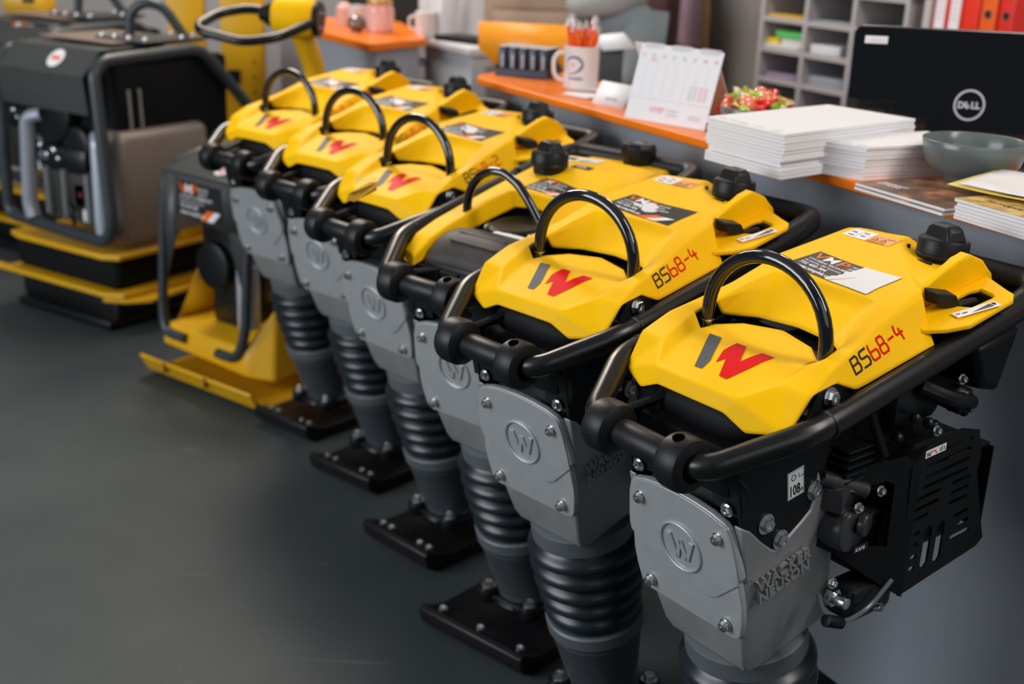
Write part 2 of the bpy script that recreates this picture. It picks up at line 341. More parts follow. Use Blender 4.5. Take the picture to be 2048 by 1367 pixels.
def lower_unit(t, shoe_hw=.112, fr_bolts=(-.08, -.05, .05, .08)):
    # casting
    mb = MB(); F = []
    def loop(v, hw, w0, w1, r=.018):
        return [S(x, v, w) for x, w in ((-hw+r*.3, w0), (-hw, w0-r), (-hw*.98, w1), (hw*.98, w1), (hw, w0-r), (hw-r*.3, w0))]
    L = [loop(.055, .090, -.006, -.150), loop(.03, .099, -.004, -.178), (loop(-.02, .100, -.004, -.180)), loop(-.10, .092, -.005, -.180), loop(-.175, .080, -.014, -.182), loop(-.196, .076, -.022, -.175)]
    vs = [p for l in L for p in l]; n = 6
    fs = [(i*n+k, i*n+(k+1) % n, (i+1)*n+(k+1) % n, (i+1)*n+k) for i in range(len(L)-1) for k in range(n)]+[tuple(range(n)), tuple(range((len(L)-1)*n, len(L)*n))]
    mb.poly(vs, fs)
    # V shaped side shoulders rising beside the black bracket
    for sg in (-1, 1):
        pr = [(-.004, .072), (-.019, .059), (-.038, .031), (-.054, .011), (-.062, .006), (-.072, .008), (-.112, .022), (-.130, .030), (-.139, .045), (-.150, .080), (-.158, .041), (-.163, .012), (-.172, -.02), (-.006, -.02)]
        q = [S(sg*(.1035 if b > 0 else (.0998 if b < -.01 else .1030)), b, a) for a, b in pr]; q2 = [S(sg*.088, b, a) for a, b in pr]; k = len(pr)
        mb.poly(q+q2, [tuple(range(k)), tuple(range(k, 2*k))]+[(i, (i+1) % k, k+(i+1) % k, k+i) for i in range(k)])
    cast = obj('gear_casting', mb, ALU, t, bev=.003, seg=2)
    mb = MB()
    for sg in (1, -1):
        o = S(sg*.1006, -.039, -.022); ux = -SN*1.0 if sg > 0 else SN*1.0
        if sg < 0: o = S(sg*.1003, -.032, -.125)
        uxx = (-SN).normalized() if sg > 0 else SN.normalized()
        mb = MB()
        mb.text('WACKER', o+SU*.0, uxx, SU, .0235, .0050, ALU, xs=1.0, bold=.0007, space=1.06)
        mb.text('NEUSON', o-SU*.019, uxx, SU, .0235, .0050, ALU, xs=1.0, bold=.0007, space=1.06)
        obj('raised_lettering', mb, ALU, cast)
    mb = MB(); mb.box(S(0, -.203, -.100), (.10, .10, .02), bev=.006); obj('casting_base_lip', mb, ALU, cast)
    # front cover
    half = [(0, .086), (.03, .0845), (.060, .0805), (.082, .0735), (.088, .068), (.0935, .050), (.1015, .010), (.1030, -.004), (.0975, -.014), (.1005, -.050), (.0985, -.075), (.0935, -.101), (.088, -.109), (.080, -.1125), (0, -.1125)]
    out = half[:-1]+[(.0, -.1125)]+mir(half)[1:-1]
    mb = MB(); mb.prism(out, S(0, 0, -.005), SX, SU, .010, ALUP, bev=.002)
    cov = obj('front_cover', mb, ALUP, t, ang=25)
    # chevron step above the lower third of the cover
    mb = MB(); mb.prism([(-.099, -.018), (-.060, -.046), (-.045, -.060), (.045, -.060), (.060, -.052), (.1003, -.012), (.0985, .012), (.0925, .050), (.0865, .0675), (.080, .0725), (.058, .0795), (.03, .0835), (0, .085), (-.03, .0835), (-.058, .0795), (-.080, .0725), (-.0865, .0675), (-.0925, .050), (-.0985, .012), (-.1005, -.005)], S(0, 0, .0046), SX, SU, .0030, ALUP, bev=.0010)
    obj('cover_raised_field', mb, ALUP, cov, ang=25)
    mb = MB(); mb.lathe([(.0340, .0), (.0345, .0026), (.0362, .0036), (.0380, .0026), (.0385, 0)], S(0, 0, .0074), SN, 40, ALUP)
    # embossed W
    for pts in ([(-.024, .016), (-.016, .016), (-.004, -.020), (-.010, -.020)], [(-.004, -.020), (-.010, -.020), (-.003, .012), (.004, .012)], [(-.003, .012), (.004, .012), (.014, -.018), (.007, -.018)], [(.007, -.018), (.014, -.018), (.026, .016), (.018, .016)]):
        mb.prism(pts, S(0, 0, .0074), SX, SU, .0030, ALUP, bev=.0006)
    obj('round_emblem', mb, ALUP, cov, ang=25)
    for u, v in ((-.0711, .0476), (.0711, .0476), (-.0704, -.0928), (.0704, -.0928)):
        bolt('cover_screw', 'screw', S(u, v, .0065), SN, .0076, .009, cov)
    # clamp bands, bellows, leg
    ax = -SU; base = S(0, 0, -.097)
    def lat(name, prof, m, n=48): mb = MB(); mb.lathe([(r, -v) for r, v in prof], base, ax, n, m); return obj(name, mb, m, t, ang=40)
    lat('upper_clamp_band', [(0, -.196), (.083, -.196), (.0885, -.199), (.0885, -.229), (.085, -.232), (.0, -.232)], GREYD)
    b = lat('bellows', boot_profile(), BOOT, 56)
    q = b.modifiers.new('sub', 'SUBSURF'); q.levels = 1; q.render_levels = 2
    lat('lower_clamp_band', [(0, -.408), (.084, -.408), (.0875, -.411), (.0865, -.434), (.082, -.437), (0, -.437)], GREYD)
    lat('lower_leg', [(0, -.434), (.0835, -.434), (.0835, -.440), (.0805, -.444), (.0815, -.449), (.0795, -.453), (.070, -.52), (.062, -.560), (.060, -.578), (.064, -.584), (0, -.584)], LEG)
    mb = MB(); c = S(0, -.592, -.097)
    mb.lathe([(0, 0), (.072, 0), (.074, .008), (.070, .016), (.062, .020), (0, .020)], c-V(0, 0, .012), (0, -.12, 1), 32, BROUGH)
    for sx in (-1, 1):
        for sy in (-1, 1): mb.cyl(c+V(sx*.056, sy*.060, -.020), c+V(sx*.056, sy*.060, .010), .022, n=18, bev=.003)
    mb.box(c+V(0, 0, -.008), (.125, .14, .016), bev=.005)
    fl = obj('foot_flange', mb, BROUGH, t)
    for sx in (-1, 1):
        for sy in (-1, 1): bolt('flange_nut', 'hex', c+V(sx*.056, sy*.060, .009), (0, 0, 1), .0105, .014, fl)
    # shoe
    y0, y1 = .055, .355; hw = shoe_hw; mb = MB()
    prof = [(y0-.004, .052), (y0-.004, .040), (y0+.004, .016), (y0+.030, .0), (y1-.04, .0), (y1, .030), (y1, .036), (y1-.035, .008+.012), (y1-.06, .016+.018), (y0+.075, .034), (y0+.045, .040), (y0+.02, .050), (y0+.008, .058)]
    k = len(prof)
    A = [V(-hw, y, z) for y, z in prof]; B_ = [V(hw, y, z) for y, z in prof]
    mb.poly(A+B_, [tuple(range(k)), tuple(range(k, 2*k))]+[(i, (i+1) % k, k+(i+1) % k, k+i) for i in range(k)])
    sh = obj('shoe', mb, SHOE, t, bev=.003)
    for x in fr_bolts: bolt('shoe_bolt', 'screw', V(x, y0+.034, .0455), (0, -.35, 1), .0075, .007, sh)

def guide_frame(t, rear=True, side_x=.1635):
    mb = MB(); r = .0165
    z = lambda y: .836+.215*y
    R_ = [(.052, -.090, .794), (.100, -.086, .797), (side_x-.004, .012, z(.012)), (side_x, .06, z(.06)), (side_x+.001, .45, z(.45))]
    L_ = [(-x, y, zz) for x, y, zz in R_]
    mb.tube(L_[::-1][:5]+R_[1:] if False else [V(*p) for p in L_[::-1]]+[V(*p) for p in R_], r, n=18, fil=[0, .05, .05, .045, 0, 0, .045, .05, .05, 0], k=7)
    fr = obj('guide_frame', mb, BTUBE, t)
    for sg in (-1, 1):
        mb = MB(); a = V(sg*(side_x-.001), .048, z(.048)-.001); d = (V(sg*side_x, .06, z(.06))-V(sg*(side_x-.001), .04, z(.04))).normalized()
        mb.lathe([(r+.0004, 0), (r+.0022, .0008), (r+.0022, .003), (r+.0004, .004)], a, d, 24, BTUBE); obj('weld_collar', mb, BTUBE, fr)
    # rear grip loop, thick moulded
    mb = MB(); x = side_x-.003
    mb.tube([V(-x, .34, z(.34)), V(-x, .455, z(.455)), V(-x+.012, .512, z(.46)+.010), V(x-.012, .512, z(.46)+.010), V(x, .455, z(.455)), V(x, .38, z(.38))], .0195, n=16, fil=.05, k=6)
    mb.prism([(-x+.01, .36), (x-.01, .36), (x-.01, .47), (x-.04, .50), (-x+.04, .50), (-x+.01, .47)], V(0, 0, z(.44)-.118), V(1, 0, 0), V(0, 1, .2), .014)
    g = obj('rear_grip', mb, BLK, fr)
    # front roller
    mb = MB(); c = V(0, -.090, .794)
    mb.lathe([(.0, -.060), (.0185, -.060), (.0185, -.040), (.0192, -.038), (.0192, .038), (.0185, .040), (.0185, .060), (0, .060)], c, (1, 0, 0), 28, BLK)
    ro = obj('front_roller', mb, BLK, t)
    for sg in (-1, 1):
        mb = MB(); rr = .0355
        mb.lathe([(.019, -.022), (rr-.009, -.021), (rr-.002, -.017), (rr, -.011), (rr, .010), (rr-.002, .016), (rr-.009, .019), (.020, .0195), (.0185, .013)], c+V(sg*.066, 0, 0), (sg, 0, 0), 36, BLK)
        co = obj('roller_collar', mb, BLK, ro)
        mb = MB(); an = 2.1 if sg < 0 else 1.2; dd = V(0, -math.cos(an)*1, math.sin(an)) if sg > 0 else V(0, -.93, .30)
        dd = V(0, -.25, .97) if sg > 0 else V(0, -.96, .10)
        mb.cyl(c+V(sg*.064, 0, 0)+dd*(rr-.004), c+V(sg*.064, 0, 0)+dd*(rr+.0004), .0078, n=18); obj('collar_hole', mb, MT['hole_black'], co)
    return fr
mat('hole_black', (0.001, 0.001, 0.001), 0.9, spec=0.0)

def upper_bracket(t, box=True):
    box_ = box
    # black deck, side brackets, dark bodywork under the hood
    mb = MB()
    for sg in (-1, 1):
        pr = [(-.030, .790), (-.012, .700), (-.002, .690), (.020, .670), (.050, .640), (.072, .640), (.130, .680), (.140, .720), (.150, .800), (.10, .832), (.06, .828), (.02, .80)]
        k = len(pr); q = [V(sg*.1008, y, z) for y, z in pr]; q2 = [V(sg*.0960, y, z) for y, z in pr]
        mb.poly(q+q2, [tuple(range(k)), tuple(range(k, 2*k))]+[(i, (i+1) % k, k+(i+1) % k, k+i) for i in range(k)])
    br = obj('side_bracket', mb, BSTEEL, t, bev=.0015)
    mb = MB(); mb.prism([(-.112, -.020), (-.112, .030), (-.10, .040), (.10, .040), (.112, .030), (.112, .018), (.098, -.018), (.052, -.018), (.05, .02), (-.05, .02), (-.052, -.018), (-.098, -.020)], V(0, -.012, .7305), SX, SU, .004, BSTEEL, bev=.0008)
    fp = obj('front_bracket_plate', mb, BSTEEL, t)
    for sg in (-1, 1): bolt('bracket_bolt', 'hex', V(sg*.0798, -.0165, .7174), SN, .0068, .007, fp)
    for sg in (-1, 1):
        for y, z, r in ((.033, .693, .0098), (.065, .6616, .0098), (.122, .7166, .0098)): bolt('bracket_bolt', 'hex', V(sg*.1010, y, z), (sg, 0, 0), r, .009, br)
    mb = MB(); mb.box(V(0, .04, .765), (.17, .13, .07), bev=.012); mb.box(V(0, .20, .80), (.19, .26, .11), bev=.015); mb.box(V(0, .10, .84), (.20, .12, .05), bev=.012)
    if box: mb.ell(V(.0, .012, .812), (.088, .022, .030)); obj('air_box', mb, mat('matt_black_box', (.005, .005, .006), .6, spec=.15), t)
    else: mb.bm.free()
    # diagonal stay from collar back to deck and the side lug below the hood notch
    mb = MB(); mb.tube([V(-.085, -.055, .80), V(-.060, .0, .80 if not box else .82)], .006, n=8); obj('stay', mb, BSTEEL, t)
    for sg in (-1, 1) if box else ():
        mb = MB()
        pr = [(.028, .842), (.046, .880), (.080, .890), (.118, .872), (.128, .846)]; k = len(pr); q = [V(sg*.1475, y, z) for y, z in pr]; q2 = [V(sg*.143, y, z) for y, z in pr]
        mb.poly(q+q2, [tuple(range(k)), tuple(range(k, 2*k))]+[(i, (i+1) % k, k+(i+1) % k, k+i) for i in range(k)])
        mb.box(V(sg*.13, .07, .845), (.06, .05, .006))
        lg = obj('hood_lug', mb, BSTEEL, t); bolt('hood_bolt', 'hex', V(sg*.1475, .0670, .8725), (sg, 0, .12), .0088, .010, lg)

def engine(t, tank=True):
    mb = MB()
    mb.box(V(.01, .275, .72), (.16, .17, .13), bev=.02); mb.cyl(V(.0, .20, .66), V(.0, .36, .62), .062, n=24, bev=.01); mb.cyl(V(.03, .27, .60), V(.11, .27, .60), .052, n=24, bev=.008)
    mb.box(V(.03, .38, .68), (.13, .10, .11), bev=.02); mb.box(V(.075, .31, .80), (.09, .11, .06), bev=.02); mb.cyl(V(.09, .355, .815), V(.148, .372, .80), .020, n=18, bev=.004); mb.tube([V(.12, .30, .83), V(.15, .33, .815), V(.15, .385, .80), V(.12, .41, .78)], .011, n=10, fil=.02)
    for k in range(6): mb.ell(V(.13+.004*(k%3), .25+.027*k, .77+.012*((k*2)%3)), (.008, .008, .008), n=8)
    for k in range(7): mb.box(V(.085, .205, .700+k*.011), (.075, .09, .004), bev=.001)
    en = obj('engine', mb, BROUGH, t)
    mb = MB(); mb.cyl(V(.098, .170, .655), V(.136, .172, .655), .030, n=24, bev=.006); mb.box(V(.105, .165, .70), (.04, .05, .035), rot=.3, bev=.006); mb.cyl(V(.10, .135, .73), V(.125, .20, .705), .011, n=14); mb.cyl(V(.135, .185, .665), V(.146, .188, .665), .016, n=18, bev=.002)
    obj('crankcase_cover', mb, mat('dull_dark_metal', (.10, .10, .105), .32, metal=.8, bump=.2, bscale=200), en)
    for p_ in ((.142, .36, .835), (.120, .40, .80), (.150, .305, .775), (.138, .215, .705), (.135, .175, .69), (.13, .205, .66), (.146, .125, .60)):
        mb = MB(); mb.hexnut(V(*p_), (1, -.1, .25), .0052, .007, ZINC); obj('engine_bolt', mb, ZINC, en, ang=30)
    mb = MB(); mb.box(V(.1375, .190, .628), (.0015, .030, .009), m=STK); mb.text('KAMI', V(.1385, .178, .6248), (0, 1, 0), (0, 0, 1), .0085, .0002, WHT); obj('engine_name_plate', mb, None, en)
    # fuel tank underside skirt, behind the hood
    if tank: mb = MB(); mb.box(V(-.01, .36, .925), (.19, .20, .07), bev=.02); obj('fuel_tank', mb, BLK, t)
    mb = MB(); mb.poly([V(*p) for p in [(.02, .40, .88), (.158, .36, .882), (.160, .46, .90), (.02, .47, .90), (.05, .40, .80), (.150, .40, .815), (.150, .445, .80), (.05, .46, .80)]], [(0, 1, 2, 3), (4, 5, 6, 7), (0, 1, 5, 4), (1, 2, 6, 5), (2, 3, 7, 6), (3, 0, 4, 7)])
    obj('rear_skirt', mb, BLK, t, bev=.01)
    mb = MB(); mb.box(V(.112, .362, .655), (.05, .165, .15), bev=.018); mb.box(V(.10, .30, .60), (.05, .07, .10), bev=.01); obj('muffler', mb, BROUGH, t)
    # slotted guard on the right
    def slot(x0, y0, x1, y1, w):
        d = V(x1-x0, y1-y0).normalized(); n = V(-d.y, d.x)*w/2; a = V(x0, y0); b = V(x1, y1); d2 = d*w*.35
        return [tuple(a-n), tuple(b-n), tuple(b+d2-n*.4), tuple(b+d2+n*.4), tuple(b+n), tuple(a+n), tuple(a-d2+n*.4), tuple(a-d2-n*.4)]
    # 2D frame: u along +y from .270, v up, on plane x=.150
    out = [(0.0, -.200), (.182, -.176), (.196, -.166), (.148, -.046), (.152, -.038), (.150, .0), (.142, .0), (.138, .018), (.095, .030), (.018, .024), (-.012, -.002), (-.012, -.020)]
    holes = []
    for k in range(7):
        v = .006-k*.0155
        if k < 4: holes.append(slot(.022, v, .120, v+.0035, .0075))
        else: holes.append(slot(.010, v, .060 if k < 6 else .04, v+.002, .0075)); holes.append(slot(.092, v+.004, .132, v+.005, .0075))
    for k in range(3): holes.append(slot(.110, -.108-k*.017, .140+.006*k, -.106-k*.017, .008))
    for x in (.050, .080): holes.append(slot(x, -.165, x, -.112, .017))
    for k in range(4): holes.append(slot(.018, -.110-k*.018, .026, -.110-k*.018, .008))
    mb = MB(); mb.prism(out, V(.150, .272, .735), V(0, 1, 0), V(0, 0, 1), .003, BSTEEL, holes=holes)
    g = obj('slotted_guard', mb, BSTEEL, t, ang=30)
    # inward cheek of the guard with its triangular window
    ux = V(.062, .130, -.0).normalized()
    mb = MB(); mb.prism([(-.128, -.012), (-.120, .012), (-.012, .034), (.010, .018), (.010, -.180), (-.02, -.162), (-.10, -.105), (-.128, -.09)], V(.150, .266, .715), ux, V(0, 0, 1), .003, BSTEEL,
                        holes=[[(-.100, -.030), (-.094, -.018), (-.040, .000), (-.026, -.006), (-.024, -.100), (-.080, -.095), (-.098, -.075)]])
    obj('guard_cheek', mb, BSTEEL, t, ang=30)
    mb = MB(); mb.box(V(.090, .395, .725), (.125, .10, .004), bev=.001); mb.box(V(.13, .46, .65), (.04, .003, .13)); obj('guard_shelf', mb, BSTEEL, g)
    def stripe(mb, o, ux, uy, w, h, m, d=.0004): mb.prism([(0, 0), (w, 0), (w, h), (0, h)], o, ux, uy, d, m)
    mb = MB(); o = V(.1504, .288, .716)+V(0, 0, 0); U = V(0, 1, .62).normalized(); U = V(0, 1, .05).normalized()
    o = V(.1533, .284, .740); stripe(mb, o, U, V(0, 0, 1), .046, .011, WHT)
    for k, (a, b) in enumerate(((.003, .004), (.006, .004), (.010, .004), (.032, .004), (.036, .006), (.041, .004))): stripe(mb, o+U*a+V(.0004, 0, .002), U, V(0, 0, 1), .0013, b+.002, DKR)
    mb.tube([o+U*(.016+.008*math.cos(a))+V(.0006, 0, .002+.006*math.sin(a)) for a in [PI*k/8 for k in range(9)]], .0006, n=6, m=RED)
    obj('choke_sticker', mb, None, g)
    # carburettor / fuel line fittings below
    mb = MB(); mb.cyl(V(.135, .150, .565), V(.157, .150, .565), .0085, n=16, bev=.002); mb.lathe([(0, 0), (.013, 0), (.013, .01), (0, .01)], V(.128, .150, .565), (1, 0, 0), 6, ZINC); obj('banjo_fitting', mb, ZINC, t)
    mb = MB(); mb.tube([V(.128, .125, .575), V(.140, .125, .55), V(.150, .16, .53), V(.150, .21, .535), V(.150, .255, .565)], .0034, n=10, fil=.02, m=mat('clear_grey_hose', (.10, .115, .12), .25)); obj('fuel_hose', mb, None, t)
    mb = MB(); mb.cyl(V(.146, .122, .545), V(.152, .150, .535), .0085, n=14, bev=.001); obj('hose_clamp', mb, BLK, t)
    mb = MB(); mb.cyl(V(.125, .240, .517), V(.147, .246, .524), .0065, n=12); obj('drain_screw', mb, ZINC, t)
    mb = MB(); mb.box(V(.115, .235, .535), (.05, .09, .05), bev=.01); obj('carburettor', mb, BROUGH, t)
    mb = MB(); mb.tube([V(.11, .20, .83), V(.12, .21, .79), V(.13, .225, .75)], .006, n=8, fil=.02); obj('throttle_cable', mb, BLK, t); mb = MB(); mb.cyl(V(.125, .385, .79), V(.152, .385, .79), .006, n=10); obj('cable_nut', mb, ZINC, t)

def fuel_cap(t, c, s=1.0, axis=(0, .06, 1), cord=True):
    mb = MB(); a = Vector(axis).normalized(); R_ = .040*s
    mb.lathe([(0, -.012), (R_*.80, -.012), (R_*.84, .0), (R_*.98, .003), (R_*1.02, .006), (R_*.98, .009), (R_, .010), (R_*.99, .026), (R_*.93, .030), (R_*.55, .031), (0, .031)], c, a, 40)
    cp = obj('fuel_cap', mb, BLK, t)
    mb = MB(); q = Matrix.Rotation(-.35, 3, 'Z')
    pts = [(-.030*s, 0), (-.027*s, .018*s), (-.020*s, .024*s), (.018*s, .025*s), (.026*s, .020*s), (.033*s, 0)]
    k = len(pts); o = Vector(c)+a*.028; ux = q @ V(1, 0, 0); uy = q @ V(0, 1, 0)
    A = [o+ux*x+V(0, 0, 1)*z-uy*(.019*s if z < .01 else .013*s) for x, z in pts]; B_ = [o+ux*x+V(0, 0, 1)*z+uy*(.019*s if z < .01 else .013*s) for x, z in pts]
    mb.poly(A+B_, [tuple(range(k)), tuple(range(k, 2*k))]+[(i, (i+1) % k, k+(i+1) % k, k+i) for i in range(k)])
    obj('cap_grip', mb, BLK, cp, bev=.006, seg=3)
    if cord:
        mb = MB(); mb.tube([Vector(c)+V(-.047, -.012, .012), Vector(c)+V(-.044, -.016, .0), Vector(c)+V(-.025, -.042, -.001), Vector(c)+V(.015, -.046, .003)], .0028, n=8, fil=.01); obj('cap_strap', mb, BLK, cp)
    return cp

def sticker_vmp(mb, o, ux, uy, w, h, worn=0):
    """dealer sticker: dark field, VMP, small lines, orange and white corner bars; worn = how much print is scraped white"""
    n = Vector(ux).normalized().cross(Vector(uy).normalized()); Z = n*.00015
    ux = Vector(ux).normalized(); uy = Vector(uy).normalized()
    def R2(x0, y0, x1, y1, m, k=1): mb.prism([(x0, y0), (x1, y0), (x1, y1), (x0, y1)], o+Z*k, ux, uy, .0001, m)
    R2(0, 0, w, h, STK if worn < 2 else STK, 0)
    def tx(s, x, y, sz, m, b=.0, xs=1.0): mb.text(s, o+Z*2+ux*x+uy*y, ux, uy, sz, .0001, m, xs=xs, bold=b)
    tx('V', w*.03, h*.66, h*.40, ORG, .0003, 1.35); tx('M', w*.165, h*.66, h*.40, WHT, .0003, 1.1); tx('P', w*.325, h*.66, h*.40, ORG, .0003, 1.35)
    tx('STAVEBNI TECHNIKA', w*.05, h*.53, h*.115, WHT); tx('Pardubická, 580 Opatovice', w*.05, h*.41, h*.095, WHT); tx('732 450 384', w*.05, h*.25, h*.15, WHT, .0002); tx('www.vmphk.cz', w*.05, h*.07, h*.17, WHT, .0003)
    mb.prism([(w*.455, h*.55), (w*.46, h*.55), (w*.46, h*.93), (w*.455, h*.93)], o+Z*2, ux, uy, .0001, ORG)
    if worn < 2:
        for k, s in enumerate(('PRODEJ', 'SERVIS', 'PRONÁJEM')): tx(s, w*.48, h*(.80-.13*k), h*.12, WHT)
        mb.prism([(w*.50, 0), (w*.68, h*.30), (w*.84, h*.30), (w*.66, 0)], o+Z*1.5, ux, uy, .0001, ORG)
        mb.prism([(w*.66, 0), (w*.84, h*.30), (w*.97, h*.30), (w*.80, 0)], o+Z*1.5, ux, uy, .0001, WHT)
    rnd = random.Random(3+worn)
    def blob(cx, cy, rx, ry, k=22):
        pts = []
        for j in range(k):
            a = 2*PI*j/k; q = 1+rnd.uniform(-.22, .22); pts.append((min(w, max(0, cx+rx*q*math.cos(a))), min(h, max(0, cy+ry*q*math.sin(a)))))
        mb.prism(pts, o+Z*3, ux, uy, .0001, mat('worn_sticker_paper', (.72, .72, .74), .5))
    if worn == 1: blob(w*.42, h*.68, w*.13, h*.16); blob(w*.50, h*.45, w*.10, h*.13); blob(w*.30, h*.52, w*.08, h*.07)
    if worn == 2:
        pts = [(w*.56, h)]
        for j in range(15): pts.append((w*(.56-.012*j*.4+rnd.uniform(-.02, .02)), h*(1-j/14)))
        pts += [(w, 0), (w, h)]
        mb.prism(pts, o+Z*3, ux, uy, .0001, mat('worn_sticker_paper', (.72, .72, .74), .5))
        for s, yy in (('PRO', .80), ('SER', .67), ('PR', .54)): tx(s, w*.48, h*yy, h*.12, WHT)
        mb.prism([(w*.52, 0), (w*.56, h*.02), (w*.70, h*.47), (w*.69, h*.47)], o+Z*4, ux, uy, .0001, mat('orange_trace', (.75, .3, .16), .5))

def hood_graphics(h, bv, worn, model='BS68-4', plain_txt=False):
    mb = MB(); mb.base = 0
    # big emblem on the sloping front panel, from measured corners
    pts = dict(g=[(-.0782, .0958), (-.0371, .0732), (-.0140, .0164), (-.0284, .0194)], )
    def pg(pl, m): mb.prism([(x, y) for x, y in pl], V(0, 0, 0), V(1, 0, 0), V(0, 1, 0), .0002, m)
    pg([(-.0670, .0828), (-.0468, .0838), (-.0161, .0317), (-.0113, .0126), (-.0235, .0120)], GRY)
    pg([(-.0071, .0330), (-.0196, .0590), (-.0195, .0841), (-.0038, .0841), (.0173, .0510), (.0246, .0832), (.0445, .0834), (.0313, .0126), (.0186, .0126), (-.0028, .0469)], RED)
    for f in mb.bm.faces: pass
    bmesh.ops.triangulate(mb.bm, faces=mb.bm.faces)
    mb.drop(bv, (0, 0, -1), .0008); 
    e = obj('emblem_print', mb, None, h, ang=80)
    # dealer sticker on the flat top
    mb = MB(); a = V(-.091, .245, .956); b = V(.0745, .215, .9535); c = V(-.0949, .3107, .967)
    sl = .14
    o = V(-.098, .2385, 1.0); ux = V(1, -.16, 0).normalized(); uy = V(.16, 1, 0).normalized(); ww, hh = .170, .062
    o = V(-.094, .258, 0); ux = V(1, -.10, 0).normalized(); uy = V(.10, 1, 0).normalized()
    o2 = V(-.087, .248, 0.0); w0, h0 = .149, .066
    sticker_vmp(mb, o2+V(0, 0, 0), ux, uy, w0, h0, worn)
    mb.base = 0; mb.drop(bv, (0, 0, -1), .0008); obj('dealer_sticker', mb, None, h, ang=80)
    # warning sticker
    mb = MB(); o = V(-.1065, .392, 0); ux = V(1, .02, 0).normalized(); uy = V(-.02, 1, 0)
    OR2 = mat('orange_label', (.83, .33, .06), .45)
    def R2(x0, y0, x1, y1, m, k=0): mb.prism([(x0, y0), (x1, y0), (x1, y1), (x0, y1)], o+V(0, 0, .00015*k), ux, uy, .0001, m)
    R2(0, 0, .040, .036, WHT); R2(.040, -.002, .083, .032, OR2); R2(.042, .018, .080, .022, mat('brown_label', (.45, .10, .03), .5), 1)
    for x, y, q in ((.004, .020, .008), (.006, .006, .010), (.022, .024, .009), (.025, .010, .008)): R2(x, y, x+q, y+.0035, DKR, 1)
    R2(.019, .002, .0195, .034, DKR, 1); R2(.002, .0175, .038, .018, DKR, 1)
    mb.text('WARNING', o+V(.044, .0185, .0003), ux, uy, .0045, .0001, WHT); mb.text('WARNUNG', o+V(.044, -.0005, .0003), ux, uy, .0055, .0001, DKR)
    for x in (.046, .060): mb.prism([(x, .006), (x+.012, .006), (x+.006, .017)], o+V(0, 0, .0003), ux, uy, .0001, DKR, holes=[[(x+.002, .007), (x+.010, .007), (x+.006, .0145)]])
    mb.base = 0; mb.drop(bv, (0, 0, -1), .0008); obj('warning_sticker', mb, None, h, ang=80)
    return model_name(h, bv, model)
def model_name(h, bv, model):
    # model name on the right flank
    mb = MB(); mb.base = 0; A = V(0, .1155, .8915); U = V(0, .093, .0255).normalized(); Wd = V(0, -.0255, .093).normalized()
    # mesh is laid out in the y-z plane, then pressed on along -x
    k = 0
    PL = {'B': [[(0, 1), (.72, 1), (.86, .86), (.86, .64), (.76, .53), (0, .53)], [(.76, .53), (.92, .40), (.92, .14), (.78, 0), (0, 0), (0, 1)]], 'S': [[(.92, 1), (.14, 1), (0, .88), (0, .66), (.12, .54), (.80, .52), (.92, .40), (.92, .14), (.78, 0), (0, 0)]],
          '6': [[(.10, 1), (0, .84), (0, .12), (.12, 0), (.80, 0), (.92, .14), (.92, .42), (.80, .54), (0, .54)]], '8': [[(.16, .53), (.08, .64), (.08, .88), (.20, 1), (.72, 1), (.84, .88), (.84, .64), (.76, .53), (.16, .53), (0, .40), (0, .13), (.13, 0), (.79, 0), (.92, .13), (.92, .40), (.76, .53)]],
          '-': [[(.1, .5), (.8, .5)]], '4': [[(.20, 1), (.06, .55), (.14, .42), (.95, .42)], [(.66, .70), (.66, 0)]], '2': [[(0, 1), (.8, 1), (.92, .86), (.92, .64), (.8, .53), (.14, .53), (0, .40), (0, 0), (.92, 0)]]}
    segs = {c: [(p[0], p[1], q[0], q[1]) for pl in v for p, q in zip(pl, pl[1:])] for c, v in PL.items()}
    chh, chw, x = .0160, .0148, 0.0
    for ch in model:
        m_ = DKR if ch in 'BS' else RED
        for x0, y0, x1, y1 in segs[ch]:
            p = V(x+x0*chw+y0*.0015, y0*chh); q = V(x+x1*chw+y1*.0015, y1*chh); d = (q-p); L = d.length; d = d/L if L else V(1, 0); nn = V(-d.y, d.x)*.00115; e = d*.0007
            P4 = [p-nn-e, q-nn+e, q+nn+e, p+nn-e]
            vs = [V(.3, A.y+U.y*t.x+Wd.y*t.y, A.z+U.z*t.x+Wd.z*t.y) for t in P4]; mb.poly(vs, [(0, 1, 2, 3)], m_)
        x += chw*(1.27 if ch != '-' else 1.15)
    mb.base = -.3; 
    for v in mb.bm.verts:
        loc, n_, i_, d_ = bv.ray_cast(V(.4, v.co.y, v.co.z), V(-1, 0, 0))
        if loc: v.co = loc+V(.0009, 0, .0004)
    return obj('model_name', mb, None, h, ang=80)
